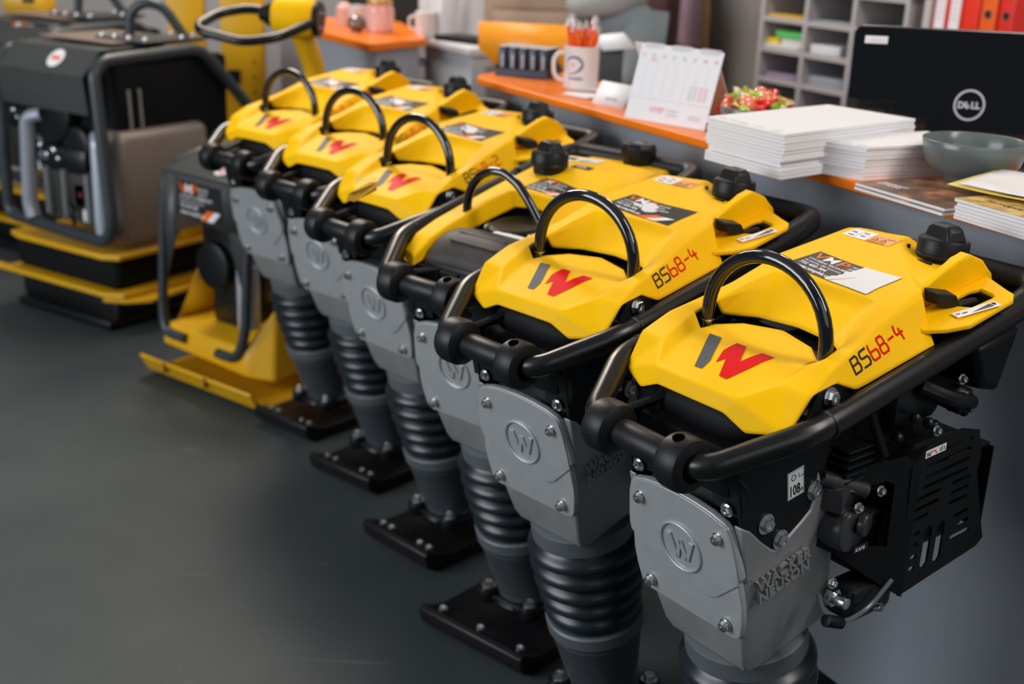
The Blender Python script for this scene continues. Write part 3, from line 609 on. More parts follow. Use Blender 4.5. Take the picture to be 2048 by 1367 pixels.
def build_rammer(t, worn, model):
    h, bv = build_hood(t)
    hood_graphics(h, bv, worn, model)
    # throttle scale sticker on the side deck
    mb = MB(); o = V(.1585, .300, .9355); ux = V(.02, .070, .0125).normalized(); uy = V(-1, .0, .02)
    up = ux.cross(uy).normalized(); uy = up.cross(ux).normalized(); 
    if up.z < 0: uy = -uy; up = -up
    o = o+up*.0012
    mb.prism([(0, 0), (.068, 0), (.070, .002), (.070, .013), (.068, .015), (.0, .015)], o, ux, uy, .0003, WHT, ) if True else None
    mb.prism([(.024, .003), (.060, .003), (.060, .012)], o+up*.0004, ux, uy, .0002, GRY)
    mb.prism([(.061, .008), (.064, .004), (.068, .010), (.063, .013)], o+up*.0004, ux, uy, .0002, DKR); mb.prism([(.003, .007), (.009, .007), (.009, .010), (.003, .010)], o+up*.0004, ux, uy, .0002, RED, holes=[[(.0045, .008), (.0075, .008), (.0075, .009), (.0045, .009)]])
    mb.prism([(.012, .006), (.020, .006), (.020, .008), (.012, .008)], o+up*.0004, ux, uy, .0002, DKR)
    obj('throttle_sticker', mb, None, h)
    mb = MB(); pts = [V(.114, .290, .968), V(.120, .318, .958), V(.126, .345, .945), V(.128, .385, .938)]
    mb.poly([V(*p) for p in [(.108, .288, .968), (.128, .290, .962), (.134, .330, .955), (.112, .335, .958), (.110, .292, .948), (.128, .300, .945), (.136, .345, .930), (.114, .350, .930)]], [(0, 1, 2, 3), (4, 5, 6, 7), (0, 1, 5, 4), (1, 2, 6, 5), (2, 3, 7, 6), (3, 0, 4, 7)])
    mb.tube([V(.122, .335, .935), V(.128, .385, .937)], .007, n=8)
    obj('throttle_lever', mb, BLK, t, bev=.005)
    # lifting handle: hose covered bow through the slot
    mb = MB(); pts = []
    for k in range(25):
        a = PI*k/24; pts.append(V(-.100*math.cos(a)*(1-.0*math.sin(a)), .112, .905+.0985*math.sin(a)**.92 if 0 < k < 24 else .905))
    mb.tube([V(-.101, .112, .895)]+pts[1:-1]+[V(.101, .112, .895)], .0093, n=16)
    ha = obj('lifting_bow', mb, BGLOSS, t)
    for sg in (-1, 1):
        mb = MB(); mb.cyl(V(sg*.101, .112, .86), V(sg*.101, .112, .894), .0075, n=14); mb.lathe([(.0085, 0), (.0098, .0005), (.0098, .0022), (.0085, .003)], V(sg*.101, .112, .893), (0, 0, 1), 18, ZINC); mb.mats.insert(0, BLK) if False else None
        obj('bow_end', mb, None, ha)
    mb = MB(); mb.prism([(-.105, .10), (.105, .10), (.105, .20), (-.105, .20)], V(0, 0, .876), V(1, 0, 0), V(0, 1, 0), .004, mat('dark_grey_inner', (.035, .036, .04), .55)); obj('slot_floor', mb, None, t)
    fuel_cap(t, V(.040, .428, .970), .90)
    guide_frame(t); upper_bracket(t); lower_unit(t); engine(t)
    # noise level label
    mb = MB(); o = V(.1012, .072, .7135); ux = V(0, 1, .18).normalized(); uy = V(0, -.10, 1).normalized()
    mb.prism([(0, 0), (.031, 0), (.031, .040), (0, .040)], o, ux, uy, .0003, WHT)
    mb.prism([(.001, .001), (.030, .001), (.030, .039), (.001, .039)], o+V(.0004, 0, 0), ux, uy, .0001, DKR, holes=[[(.0016, .0016), (.0294, .0016), (.0294, .0384), (.0016, .0384)]])
    mb.text('108', o+V(.0005, 0, 0)+ux*.002+uy*.004, ux, uy, .021, .0001, DKR, xs=.68, bold=.0005); mb.text('dB', o+V(.0005, 0, 0)+ux*.0225+uy*.004, ux, uy, .009, .0001, DKR, xs=.7)
    mb.text('L', o+V(.0005, 0, 0)+ux*.018+uy*.027, ux, uy, .009, .0001, DKR); mb.text('WA', o+V(.0005, 0, 0)+ux*.0225+uy*.026, ux, uy, .004, .0001, DKR)
    mb.lathe([(.0035, 0), (.0045, 0), (.0045, .0003), (.0035, .0003)], o+V(.0004, 0, 0)+ux*.009+uy*.030, (1, 0, 0), 16, DKR)
    obj('noise_label', mb, None, t)
    return h, bv
# ------------------------------------------------------------------ floor
mfl = mat('painted_concrete_floor', (0.044, 0.053, 0.056), 0.55, bump=0.12, bscale=35, rvar=0.12, vscale=2.2, spec=0.28)
nt = mfl.node_tree; tc = nt.nodes.new('ShaderNodeTexCoord'); pb_ = nt.nodes['Principled BSDF']
def fnoise(sc, det, lo, hi, sx=1.0, sy=1.0, rot=0.0):
    mp = nt.nodes.new('ShaderNodeMapping'); mp.inputs['Scale'].default_value = (sx, sy, 1); mp.inputs['Rotation'].default_value = (0, 0, rot); n = nt.nodes.new('ShaderNodeTexNoise'); n.inputs['Scale'].default_value = sc; n.inputs['Detail'].default_value = det
    r = nt.nodes.new('ShaderNodeMapRange'); r.inputs['From Min'].default_value = lo; r.inputs['From Max'].default_value = hi; nt.links.new(tc.outputs['Object'], mp.inputs['Vector']); nt.links.new(mp.outputs['Vector'], n.inputs['Vector']); nt.links.new(n.outputs['Fac'], r.inputs['Value']); return r.outputs['Result']
def fmix(fac, a, b):
    m_ = nt.nodes.new('ShaderNodeMix'); m_.data_type = 'RGBA'; nt.links.new(fac, m_.inputs['Factor'])
    for k_, v_ in (('A', a), ('B', b)):
        if isinstance(v_, tuple): m_.inputs[k_].default_value = (*v_, 1)
        else: nt.links.new(v_, m_.inputs[k_])
    return m_.outputs['Result']
base_ = fmix(fnoise(1.3, 6, .3, .7), (0.036, 0.046, 0.050), (0.072, 0.083, 0.082))
base_ = fmix(fnoise(9, 4, .66, .80, 1, 2.2, .6), base_, (0.085, 0.092, 0.090))
base_ = fmix(fnoise(60, 2, .74, .80), base_, (0.16, 0.15, 0.12))
base_ = fmix(fnoise(5, 8, .70, .74, .25, 5, 1.1), base_, (0.10, 0.108, 0.105))
nt.links.new(base_, pb_.inputs['Base Color'])
mb = MB(); mb.poly([V(-9, -1, 0), V(9, -1, 0), V(9, 12, 0), V(-9, 12, 0)], [(0, 1, 2, 3)]); tag(obj('floor', mb, mfl), kind='structure')
# ------------------------------------------------------------------ the row of rammers
D = math.radians
RG = 'row of rammers in front of the counter'
ra = thing('rammer', 'yellow rammer nearest the camera, right end of the row, half-scraped white dealer sticker', 'rammer', (.2394, 1.4479, 0), D(-51.73), RG)
build_rammer(ra, 2, 'BS68-4')
rb = thing('rammer', 'second yellow rammer from the right, dealer sticker scraped white in its middle', 'rammer', (.0281, 1.7696, 0), D(-45.68), RG)
hood_b, bv_b = build_rammer(rb, 1, 'BS68-4')
r4 = dup(rb, (-.2887, 2.4633, 0), D(-43.9), 'yellow rammer right behind the one with the open hood and two caps', group=RG)
dup(rb, (-.4659, 2.8270, 0), D(-39.2), 'second yellow rammer from the far end of the row', group=RG)
dup(rb, (-.6765, 3.1394, 0), D(-39.5), 'farthest yellow rammer, left end of the row beside the small plate compactor', group=RG)

hood_d = [c for c in r4.children if c.name.startswith('hood') and len(c.children) > 3][0]
old = [c for c in hood_d.children if c.name.startswith('model_name')][0]; bpy.data.objects.remove(old); model_name(hood_d, bv_b, 'BS68-2')
# ------------------------------------------------------------------ the rammer with the open hood (third from the right)
rc = thing('rammer', 'rammer with open yellow hood showing its air filter, with two black filler caps', 'rammer', (-.0972, 2.0808, 0), D(-40.14), RG)
def open_hood(t):
    v = {}
    def P(n, x, y, z): v[n] = (x, y, z); v['-'+n] = (-x, y, z)
    P('A0', 0, .196, .923); P('A1', .052, .190, .921); P('A2', .078, .150, .900); P('A3', .092, .110, .878); P('I2', .098, .075, .864); P('I1', .101, .030, .845); P('I0', .103, -.010, .818)
    P('B0', 0, .206, .892); P('B1', .045, .198, .888); P('B2', .068, .160, .868); P('B3', .084, .112, .848); P('J2', .092, .075, .834); P('J1', .096, .030, .815); P('J0', .104, -.014, .800)
    P('O0', .138, .000, .823); P('O1', .140, .030, .848); P('O2', .140, .080, .866); P('O3', .138, .157, .887); P('O4', .130, .25, .914); P('O5', .120, .34, .938); P('O6', .112, .43, .948)
    P('L0', .142, .002, .802); P('L1', .147, .035, .820); P('L2', .151, .10, .842); P('L3', .152, .20, .866); P('L4', .150, .33, .894); P('L5', .146, .44, .914)
    P('T0', 0, .33, .951); P('T1', .10, .33, .945); P('U0', 0, .425, .957); P('U1', .098, .430, .952)
    P('V0', 0, .455, .945); P('V1', .098, .455, .942); P('W0', 0, .56, .948); P('W1', .085, .56, .945); P('X1', .104, .55, .920); P('X0', 0, .575, .918); P('T4', .085, .225, .918)
    names = list(v); idx = {n: i for i, n in enumerate(names)}; F = []
    for k in ('A0', 'B0', 'T0', 'U0', 'V0', 'W0', 'X0'): idx['-'+k] = idx[k]
    def q(*n):
        F.append([idx[k] for k in n]); F.append([idx['-'+k] for k in reversed(n)])
    q('A0', 'B0', 'B1', 'A1'); q('A1', 'B1', 'B2', 'A2'); q('A2', 'B2', 'B3', 'A3'); q('A3', 'B3', 'J2', 'I2'); q('I2', 'J2', 'J1', 'I1'); q('I1', 'J1', 'J0', 'I0')
    q('I0', 'J0', 'L0', 'O0'); q('I0', 'O0', 'O1', 'I1'); q('I1', 'O1', 'O2', 'I2'); q('I2', 'O2', 'O3', 'A3'); q('A3', 'O3', 'O4', 'T4', 'A2'); q('A2', 'T4', 'A1')
    q('A0', 'A1', 'T4', 'T1', 'T0'); q('T4', 'O4', 'O5', 'T1'); q('T0', 'T1', 'U1', 'U0'); q('T1', 'O5', 'O6', 'U1'); q('U0', 'U1', 'V1', 'V0'); q('V0', 'V1', 'W1', 'W0'); q('W0', 'W1', 'X1', 'X0')
    q('O0', 'L0', 'L1', 'O1'); q('O1', 'L1', 'L2', 'O2'); q('O2', 'L2', 'L3', 'O3'); q('O3', 'L3', 'L4', 'O4'); q('O4', 'L4', 'O5'); q('O5', 'L4', 'L5', 'O6'); q('O6', 'L5', 'X1', 'V1', 'U1'); q('V1', 'X1', 'W1')
    mb = MB(); mb.poly([V(*v[n]) for n in names], F)
    bmesh.ops.remove_doubles(mb.bm, verts=mb.bm.verts, dist=1e-5)
    for vv in list(mb.bm.verts):
        if not vv.link_faces: mb.bm.verts.remove(vv)
    bmesh.ops.recalc_face_normals(mb.bm, faces=mb.bm.faces)
    if sum(f.normal.z*f.calc_area() for f in mb.bm.faces) < 0: bmesh.ops.reverse_faces(mb.bm, faces=mb.bm.faces)
    soft(mb.bm, .78, .95)
    h = obj('hood', mb, YEL, t, ang=180, subd=3); h.modifiers['sub'].levels = 3
    bv = surface_of(h); q = h.modifiers.new('solid', 'SOLIDIFY'); q.thickness = .005; q.offset = -1
    return h, bv
hc, bvc = open_hood(rc)
mb = MB(); sticker_vmp(mb, V(-.040, .212, 0), V(1, -.14, 0).normalized(), V(.14, 1, 0).normalized(), .096, .056, 0); mb.base = 0; mb.drop(bvc, (0, 0, -1), .0009); obj('dealer_sticker', mb, None, hc, ang=80)
mb = MB()
for x0, y0, x1, y1, m, k in ((-.095, .385, .0, .415, WHT, 0), (-.095, .350, -.06, .385, WHT, 0), (-.085, .392, -.06, .408, DKR, 1), (-.05, .392, -.02, .396, DKR, 1), (-.028, .335, .018, .355, STK, 0), (-.018, .342, .006, .348, WHT, 1)):
    mb.prism([(x0, y0), (x1, y0), (x1, y1), (x0, y1)], V(0, 0, .0002*k), V(1, 0, 0), V(0, 1, 0), .0001, m)
mb.base = 0; mb.drop(bvc, (0, 0, -1), .0009); obj('warning_sticker', mb, None, hc, ang=80)
# air filter cover between the arms
mb = MB(); rows = []
for k, (y, z) in enumerate(((.004, .806), (.008, .826), (.020, .842), (.040, .856), (.062, .864), (.085, .866), (.102, .858), (.108, .840))):
    rows.append([(x, y+.00*abs(x), z-(.010*(abs(x)/.092)**4)) for x in (-.092, -.080, -.05, -.02, .02, .05, .080, .092)])
vs = [V(*p) for r in rows for p in r]; n = 8
mb.poly(vs, [(i*n+j, i*n+j+1, (i+1)*n+j+1, (i+1)*n+j) for i in range(7) for j in range(7)], smooth=True)
DKBR = mat('dusty_black_plastic', (.050, .044, .041), .55, var=.35, vscale=25, bump=.15, bscale=60, spec=.25)
cv = obj('air_filter_cover', mb, DKBR, rc, solid=.004, bev=.003, ang=60)
mb = MB()
for a in (.032, .058): mb.tube([V(-.055, a, .8615 if a > .05 else .852), V(.055, a, .8615 if a > .05 else .852)], .0022, n=8)
obj('cover_rib', mb, DKBR, cv)
mb = MB(); mb.box(V(.030, .100, .8635), (.075, .016, .002), rot=0, bev=.001); mb.box(V(.02, .100, .8648), (.03, .003, .0005), m=DKR); obj('filter_label', mb, WHT, cv)
for o_ in [cv.children[-1]]: o_.data.materials.clear(); o_.data.materials.append(WHT)
mb = MB(); mb.box(V(0, .002, .792), (.205, .012, .022), bev=.003); mb.box(V(0, .05, .79), (.19, .10, .05), bev=.01); mb.box(V(0, .20, .80), (.20, .20, .10), bev=.02)
for x in (-.05, .0, .05): mb.box(V(x, -.005, .79), (.004, .006, .03))
obj('filter_housing', mb, BLK, rc)
mb = MB(); mb.lathe([(0, 0), (.052, 0), (.055, .004), (.055, .03), (.048, .034), (.02, .030), (0, .03)], V(0, .158, .838), (0, -.10, 1), 32); obj('starter_cup', mb, BLK, rc)
for x, y in ((-.052, .135), (.052, .135)): mb = MB(); mb.box(V(x, y, .856), (.018, .03, .02), rot=.5, bev=.005); obj('linkage_plate', mb, mat('dull_dark_metal', (.1, .1, .105), .32), rc)
# bow
mb = MB(); pts = [V(-.103, .128, .848), V(-.104, .128, .875), V(-.102, .128, .905), V(-.093, .128, .930), V(-.074, .128, .952), V(-.045, .128, .966), V(-.012, .128, .966), V(.020, .128, .950), V(.048, .128, .922), V(.075, .128, .888), V(.100, .128, .848)]
mb.tube(pts, .0083, n=16, fil=.012, k=3); ha = obj('lifting_bow', mb, BGLOSS, rc)
for sg in (-1, 1):
    mb = MB(); mb.cyl(V(sg*.103, .128, .815), V(sg*.102, .128, .848), .0085, n=14); mb.lathe([(.0085, 0), (.0100, .0005), (.0100, .0030), (.0085, .0035)], V(sg*.103, .128, .846), (0, 0, 1), 18, ZINC); obj('bow_end', mb, None, ha)
fuel_cap(rc, V(-.052, .302, .950), .92, cord=False)
mb = MB(); c = V(.020, .495, .950)
mb.lathe([(0, -.01), (.030, -.01), (.030, .0), (.0345, .006), (.036, .014), (.036, .028), (.032, .036), (.022, .038), (.020, .0365), (0, .0365)], c, (0, .04, 1), 9, smooth=False); cp = obj('fuel_cap', mb, BLK, rc, bev=.003)
mb = MB(); mb.box(c+V(0, .0, .0375), (.020, .008, .0006)); obj('cap_marking', mb, mat('grey_raised', (.35, .35, .33), .5), cp)
guide_frame(rc); upper_bracket(rc, False); lower_unit(rc, shoe_hw=.138, fr_bolts=(-.105, 0, .105)); engine(rc, False)
mb = MB(); mb.poly([V(*p) for p in [(0, 0, 0), (.010, 0, .004), (.055, .006, -.010), (.062, .004, -.020), (.050, .0, -.026), (.004, -.006, -.014), (0, .004, 0), (.055, .010, -.010), (.050, .006, -.026)]], [(0, 1, 2, 3, 4, 5), (0, 6, 7, 2, 1), (5, 4, 8, 6)])
tg = obj('paper_tag', mb, mat('yellow_card', (.70, .38, .03), .6), None, solid=.0005); tg.location = (-.262, 2.235, .930); tg.rotation_euler = (.1, .25, D(178))
tag(tg, 'folded yellow card tag tied to the black bow of the open-hood rammer', 'tag')
mb = MB(); mb.tube([V(-.262, 2.235, .932), V(-.268, 2.225, .940), V(-.285, 2.222, .934), V(-.300, 2.215, .945)], .0009, n=6, fil=.01); s_ = obj('string', mb, WHT, tg); s_.matrix_parent_inverse = (Matrix.Translation(tg.location) @ tg.rotation_euler.to_matrix().to_4x4()).inverted()
# ------------------------------------------------------------------ reception counter: origin at its front left corner, s along the front, t away from the aisle
OC = V(-.1155, 3.2845, 0); US = V(.492, -.870, 0).normalized(); UT = V(.870, .492, 0).normalized()
def K(s, t, z): return OC+US*s+UT*t+V(0, 0, z)
RC = math.atan2(US.y, US.x)
ORT = mat('orange_laminate', (.88, .20, .006), .32, var=.04, vscale=6, spec=.4)
GPAN = mat('grey_laminate_panel', (.25, .27, .30), .48, var=.10, vscale=3, rvar=.08)
WLAM = mat('white_laminate', (.62, .62, .64), .45)
PAPER = mat('white_paper', (.80, .80, .82), .6, bump=.06, bscale=60)
MAUVE = mat('brown_grey_panel', (.19, .145, .14), .6)
def kbox(mb, s0, s1, t0, t1, z0, z1, bev=0, m=None): mb.box(K((s0+s1)/2, (t0+t1)/2, (z0+z1)/2), (s1-s0, t1-t0, z1-z0), rot=RC, bev=bev, m=m)
def kprism(mb, pts, z, d, m=None, bev=0): mb.prism(pts, K(0, 0, z), US, UT, d, m, bev=bev)
ct = thing('reception_counter', 'reception counter with orange top ledge and grey front behind the rammers', 'counter', tuple(K(1.2, .15, 0)))
def cpart(name, mb, m, par=ct, **k):
    for v in mb.bm.verts: v.co -= K(1.2, .15, 0)
    return obj(name, mb, m, par, **k)
mb = MB(); kprism(mb, [(.02, 0), (3.0, 0), (3.0, .29), (-.10, .29), (-.10, .10), (-.06, .03), (-.02, .005)], .982, .018, bev=.003); cpart('orange_top', mb, ORT)
mb = MB(); kbox(mb, .13, 3.0, .03, .05, .05, .982); cpart('front_panel', mb, GPAN)
mb = MB(); kbox(mb, .13, .15, .05, .29, .05, .982); cpart('end_panel', mb, mat('dark_edge_panel', (.05, .055, .06), .5))
mb = MB(); kbox(mb, .15, 3.0, .29, .95, .885, .91, bev=.003); cpart('desk_top', mb, WLAM)
mb = MB(); kbox(mb, .15, .17, .30, .9, .0, .885); cpart('desk_side', mb, WLAM)
mb = MB(); kbox(mb, .13, 3.0, .045, .06, .0, .05); cpart('plinth', mb, BSTEEL)
# brown-grey cabinet end seen beneath the left end of the ledge
mb = MB(); kbox(mb, -.42, .10, .34, .90, 0, .90, bev=.004); o = obj('side_cabinet', mb, MAUVE); tag(o, 'brown-grey low cabinet beside the left end of the orange counter', 'cabinet')

# paper pads: two leaning stacks
def quad_pad(name, corners, z, th, label, group, dx=0.0, m=PAPER):
    mb = MB(); c = [K(s, t, z) for s, t in corners]; c0 = sum(c, V(0, 0, 0))/4; rnd = random.Random(int(z*10000))
    vs = []; n = 6
    top = []; 
    for zz in (0, th):
        for j in range(n+1):
            for i in range(n+1):
                u, v_ = i/n, j/n
                p = c[0]*(1-u)*(1-v_)+c[1]*u*(1-v_)+c[2]*u*v_+c[3]*(1-u)*v_
                vs.append(p-c0+V(0, 0, zz))
    N = (n+1)*(n+1); fs = []
    for j in range(n):
        for i in range(n):
            a = j*(n+1)+i; fs.append((a, a+1, a+n+2, a+n+1)); fs.append((N+a, N+a+1, N+a+n+2, N+a+n+1))
    edge = [i for i in range(n+1)]+[j*(n+1)+n for j in range(1, n+1)]+[n*(n+1)+i for i in range(n-1, -1, -1)]+[j*(n+1) for j in range(n-1, 0, -1)]
    for a, b in zip(edge, edge[1:]+edge[:1]): fs.append((a, b, N+b, N+a))
    mb.poly(vs, fs); o = obj(name, mb, m, None, bev=.0006, seg=1); o.location = c0; return tag(o, label, 'paper pad', group)
ords = ['topmost', 'second from the top', 'third from the top', 'fourth from the top', 'fifth from the top', 'sixth from the top', 'seventh from the top', 'eighth from the top', 'ninth from the top', 'tenth from the top', 'eleventh from the top', 'twelfth from the top', 'bottommost']
rnd = random.Random(5)
for k in range(13):
    z = 1.0+k*.0060; e = rnd.uniform(-.0012, .0012); sh = 0; ts = .006 if 3 <= k <= 4 else 0
    q = quad_pad('paper_pad', [(1.147+e+sh, -.131+e+ts), (1.347+e-(.012 if 2 < k < 5 else 0), -.122+e+ts), (1.277+e, .252+e), (1.083+e, .215+e)], z, .0057, 'white paper pad in the tall left stack on the counter, %s' % ords[12-k], 'paper pads in the tall stack')
top1 = q
for k in range(10):
    z = 1.0+k*.0058; e = rnd.uniform(-.0015, .0015)
    top2 = quad_pad('paper_pad', [(1.268+.012+e, -.030+e), (1.398+e, .017+e), (1.418+e, .262+e), (1.296+e+.0, .262+e)], z, .0055, 'white paper pad in the lower right stack on the counter, %s' % (ords[9-k] if k else ords[12]), 'paper pads in the low stack')
for tp_, c, zz in ((top1, [(1.16, -.118), (1.33, -.112)], .0058), (top2, [(1.29, -.015), (1.39, .022)], .0056)):
    mb = MB(); a = K(*c[0], 0); b = K(*c[1], 0); d = (b-a); L = d.length; d.normalize(); nn = V(-d.y, d.x, 0)
    for f in (.02, .2, .35, .6, .85): mb.prism([(0, 0), (.02, 0), (.02, .002), (0, .002)], a+d*(L*f)-tp_.location+V(0, 0, tp_.location.z+zz), d, nn, .0001, mat('faint_print', (.45, .42, .44), .6))
    for v in mb.bm.verts: v.co.z = zz+.0002
    obj('header_print', mb, None, tp_)

# magazines
def magazine(s, t, rz, w, h, z, th, cover, label, group=None, marks=None):
    mb = MB(); mb.box((0, 0, th/2), (w, h, th), bev=.0006, m=PAPER, seg=1)
    mb.prism([(-w/2, -h/2), (w/2, -h/2), (w/2, h/2), (-w/2, h/2)], (0, 0, th+.0001), (1, 0, 0), (0, 1, 0), .0004, cover)
    o = obj('magazine', mb, None); o.location = K(s, t, z); o.rotation_euler = (0, 0, RC+rz); tag(o, label, 'magazine', group)
    if marks: m2 = MB(); marks(m2, w, h, th); obj('cover_print', m2, None, o, ang=80)
    return o
def cover_mat(name, c1, c2, sc, c0=(.06, .045, .04), bal=.55):
    m = mat(name, c1, .3); nt = m.node_tree; b = nt.nodes['Principled BSDF']; tc = nt.nodes.new('ShaderNodeTexCoord')
    n = nt.nodes.new('ShaderNodeTexNoise'); n.inputs['Scale'].default_value = sc; n.inputs['Detail'].default_value = 8; n.inputs['Roughness'].default_value = .7
    r = nt.nodes.new('ShaderNodeValToRGB'); r.color_ramp.elements[0].position = bal-.15; r.color_ramp.elements[0].color = (*c0, 1); r.color_ramp.elements[1].position = bal+.15; r.color_ramp.elements[1].color = (*c2, 1)
    e = r.color_ramp.elements.new(bal); e.color = (*c1, 1)
    nt.links.new(tc.outputs['Object'], n.inputs['Vector']); nt.links.new(n.outputs['Fac'], r.inputs['Fac']); nt.links.new(r.outputs['Color'], b.inputs['Base Color']); return m
CV1 = cover_mat('brown_photo_cover', (.16, .07, .035), (.55, .24, .10), 16, (.050, .032, .026), .50)
CV2 = cover_mat('golden_photo_cover', (.42, .27, .07), (.75, .52, .16), 30, (.06, .04, .02), .45)
def mk1(mb, w, h, th):
    pass
    mb.text('PRODUKTY', V(-w/2+.012, -h/2+.045, th+.0006), (1, 0, 0), (0, 1, 0), .011, .0002, WHT, bold=.0002); mb.text('KATALOG', V(-w/2+.012, -h/2+.034, th+.0006), (1, 0, 0), (0, 1, 0), .011, .0002, WHT, bold=.0002)
GM = 'magazines on the counter'
magazine(1.553, .062, -.06, .20, .235, 1.0, .0048, CV1, 'magazine at the bottom of the brown-covered pair, between pads and bowl', GM)
magazine(1.548, .068, -.045, .20, .235, 1.0055, .0048, CV1, 'magazine with dark brown photo cover lying under the empty grey bowl', GM, mk1)
DK = mat('dark_cover_edge', (.05, .05, .055), .4)
rnd = random.Random(9)
for k in range(6):
    magazine(1.765+rnd.uniform(-.003, .003), .075+rnd.uniform(-.004, .004), -.05+rnd.uniform(-.012, .012), .19, .27, 1.0+k*.0052, .0046, CV2 if k == 5 else (DK if k == 4 else mat('white_cover', (.72, .73, .75), .35)),
             'magazine in the pile under the yellow envelope, %s' % (ords[5-k] if k else 'at the very bottom'), GM,
             (lambda m_, w, h, th: m_.text('PRUVODCE', V(-w/2+.03, -h/2+.03, th+.0006), (1, 0, 0), (0, 1, 0), .013, .0002, DKR)) if k == 5 else None)
# envelope with a letter on it
mb = MB(); rnd = random.Random(4); n = 10; vs = []
for j in range(n+1):
    for i in range(n+1):
        x = (i/n-.5)*.24; y = (j/n-.5)*.20; vs.append(V(x, y, .004+.003*math.sin(i*1.1)*math.sin(j*.9)+.004*(i/n-.5)**2*4))
mb.poly(vs, [(j*(n+1)+i, j*(n+1)+i+1, (j+1)*(n+1)+i+1, (j+1)*(n+1)+i) for j in range(n) for i in range(n)])
e = obj('envelope', mb, mat('yellow_envelope', (.72, .55, .12), .5), None, solid=.0015, ang=60); e.location = K(1.700, .105, 1.034); e.rotation_euler = (0, 0, RC+.32); tag(e, 'open yellow envelope lying on the right-hand magazine pile', 'envelope')
mb = MB(); mb.poly([v+V(.004, .0, .0035) for v in [V(p.x*.92, p.y*.9, p.z) for p in vs]], [(j*(n+1)+i, j*(n+1)+i+1, (j+1)*(n+1)+i+1, (j+1)*(n+1)+i) for j in range(n) for i in range(n)])
for k in range(7): 
    y = -.07+k*.02
    if 0: pass
l = obj('letter', mb, mat('printed_letter', (.74, .72, .72), .55, var=.06, vscale=40), None, solid=.0006, ang=60); l.location = K(1.703, .100, 1.0345); l.rotation_euler = (0, 0, RC+.34); tag(l, 'white printed letter lying on the yellow envelope', 'letter')
# bowls
BOWL = mat('grey_green_glaze', (.125, .150, .145), .22, var=.06, vscale=10, spec=.4)
def bowl(s, t, z, R_, h, label):
    mb = MB(); pr = [(0, .003), (.42*R_, .003), (.44*R_, 0), (.50*R_, 0), (.53*R_, .005), (.72*R_, .14*h+.004), (.90*R_, .45*h), (.975*R_, .75*h), (R_, .985*h), (R_-.001, h), (R_-.0035, h), (R_-.0045, .985*h), (.93*R_, .72*h), (.85*R_, .45*h), (.66*R_, .17*h), (.45*R_, .09*h), (0, .075*h)]
    mb.lathe(pr, n=64); o = obj('bowl', mb, BOWL, None, ang=60); o.location = K(s, t, z); return tag(o, label, 'bowl')
bowl(1.492, .168, 1.0112, .086, .068, 'empty grey-green bowl standing on the brown magazine')
bowl(.945, .150, 1.0, .074, .056, 'grey bowl filled with wrapped sweets beside the desk calendar')
# wrapped sweets
def sweet(col, name, label, kind):
    m = mat(name, col, .18, coat=.5, spec=.7); mb = MB()
    if kind: mb.ell((0, 0, 0), (.0175, .0175, .0165), n=16)
    else:
        mb.ell((0, 0, 0), (.015, .0105, .0095), n=12)
        for sg in (-1, 1): mb.lathe([(.002, 0), (.004, .004), (.011, .013)], V(sg*.013, 0, 0), (sg, 0, .2), 8, sx=1, sy=.5)
    o = obj('sweet', mb, m, None, ang=50); return tag(o, label, 'sweet', 'wrapped sweets in the grey bowl')
protos = [sweet((.80, .02, .02), 'red_wrapper', 'small red wrapped sweet in the grey bowl', 0), sweet((.42, .62, .04), 'green_wrapper', 'small green wrapped sweet in the grey bowl', 0),
          sweet((.72, .76, .40), 'pale_green_wrapper', 'small pale green wrapped sweet in the grey bowl', 0), sweet((.85, .22, .10), 'peach_wrapper', 'round peach-coloured wrapped sweet in the grey bowl', 1)]
rnd = random.Random(12); used = set(); bc = K(.945, .150, 1.0); cnt = 0
for k in range(44):
    r = .060*math.sqrt((k+.5)/44); a = k*2.39996; kind = (3, 1, 2, 0, 3, 2, 0, 1, 3, 2)[k % 10]
    z = .050+.030*(1-(r/.062)**2)+rnd.uniform(-.003, .004)
    src = protos[kind]
    if kind in used: o = src.copy(); C.objects.link(o)
    else: o = src; used.add(kind)
    o.location = bc+V(r*math.cos(a), r*math.sin(a), z); o.rotation_euler = (rnd.uniform(-.6, .6), rnd.uniform(-.6, .6), rnd.uniform(0, 6))
# desk calendar
cal = thing('desk_calendar', 'white spiral desk calendar standing on the counter', 'calendar', tuple(K(.79, .04, 1.0)))
def cq(name, mb, m, par=cal, **k):
    for v in mb.bm.verts: v.co -= K(.79, .04, 1.0)
    return obj(name, mb, m, par, **k)
a, b = K(.688, .006, 1.0), K(.887, .069, 1.0); tl, tr = K(.652, .044, 1.155), K(.872, .110, 1.155); bb, ba = K(.845, .205, 1.0), K(.646, .142, 1.0)
ux = (b-a).normalized(); uy0 = (tl-a); uy = (uy0-ux*uy0.dot(ux)).normalized(); nn = ux.cross(uy).normalized()
W_, H_ = .213, .162
mb = MB(); mb.prism([(0, 0), (W_, 0), (W_, H_), (0, H_)], a-ux*.004, ux, uy, .002, PAPER, bev=.0004)
fr_ = cq('front_page', mb, PAPER)
mb = MB(); bk = (ba-tl); uyb = (bk-ux*bk.dot(ux)).normalized(); mb.prism([(0, 0), (W_, 0), (W_, bk.length*.98), (0, bk.length*.98)], tl-ux*.004+V(0, 0, .001), ux, uyb, .0015, PAPER); cq('back_board', mb, PAPER)
LG = mat('grey_fine_print', (.42, .40, .44), .6); LR = mat('pale_red_print', (.75, .18, .22), .5)
mb = MB(); o0 = a-ux*.004+nn*.0022
def cr(x0, y0, x1, y1, m, k=0): mb.prism([(x0, y0), (x1, y0), (x1, y1), (x0, y1)], o0+nn*.0002*k, ux, uy, .0001, m)
cr(0, .047, W_, .0475, LG)
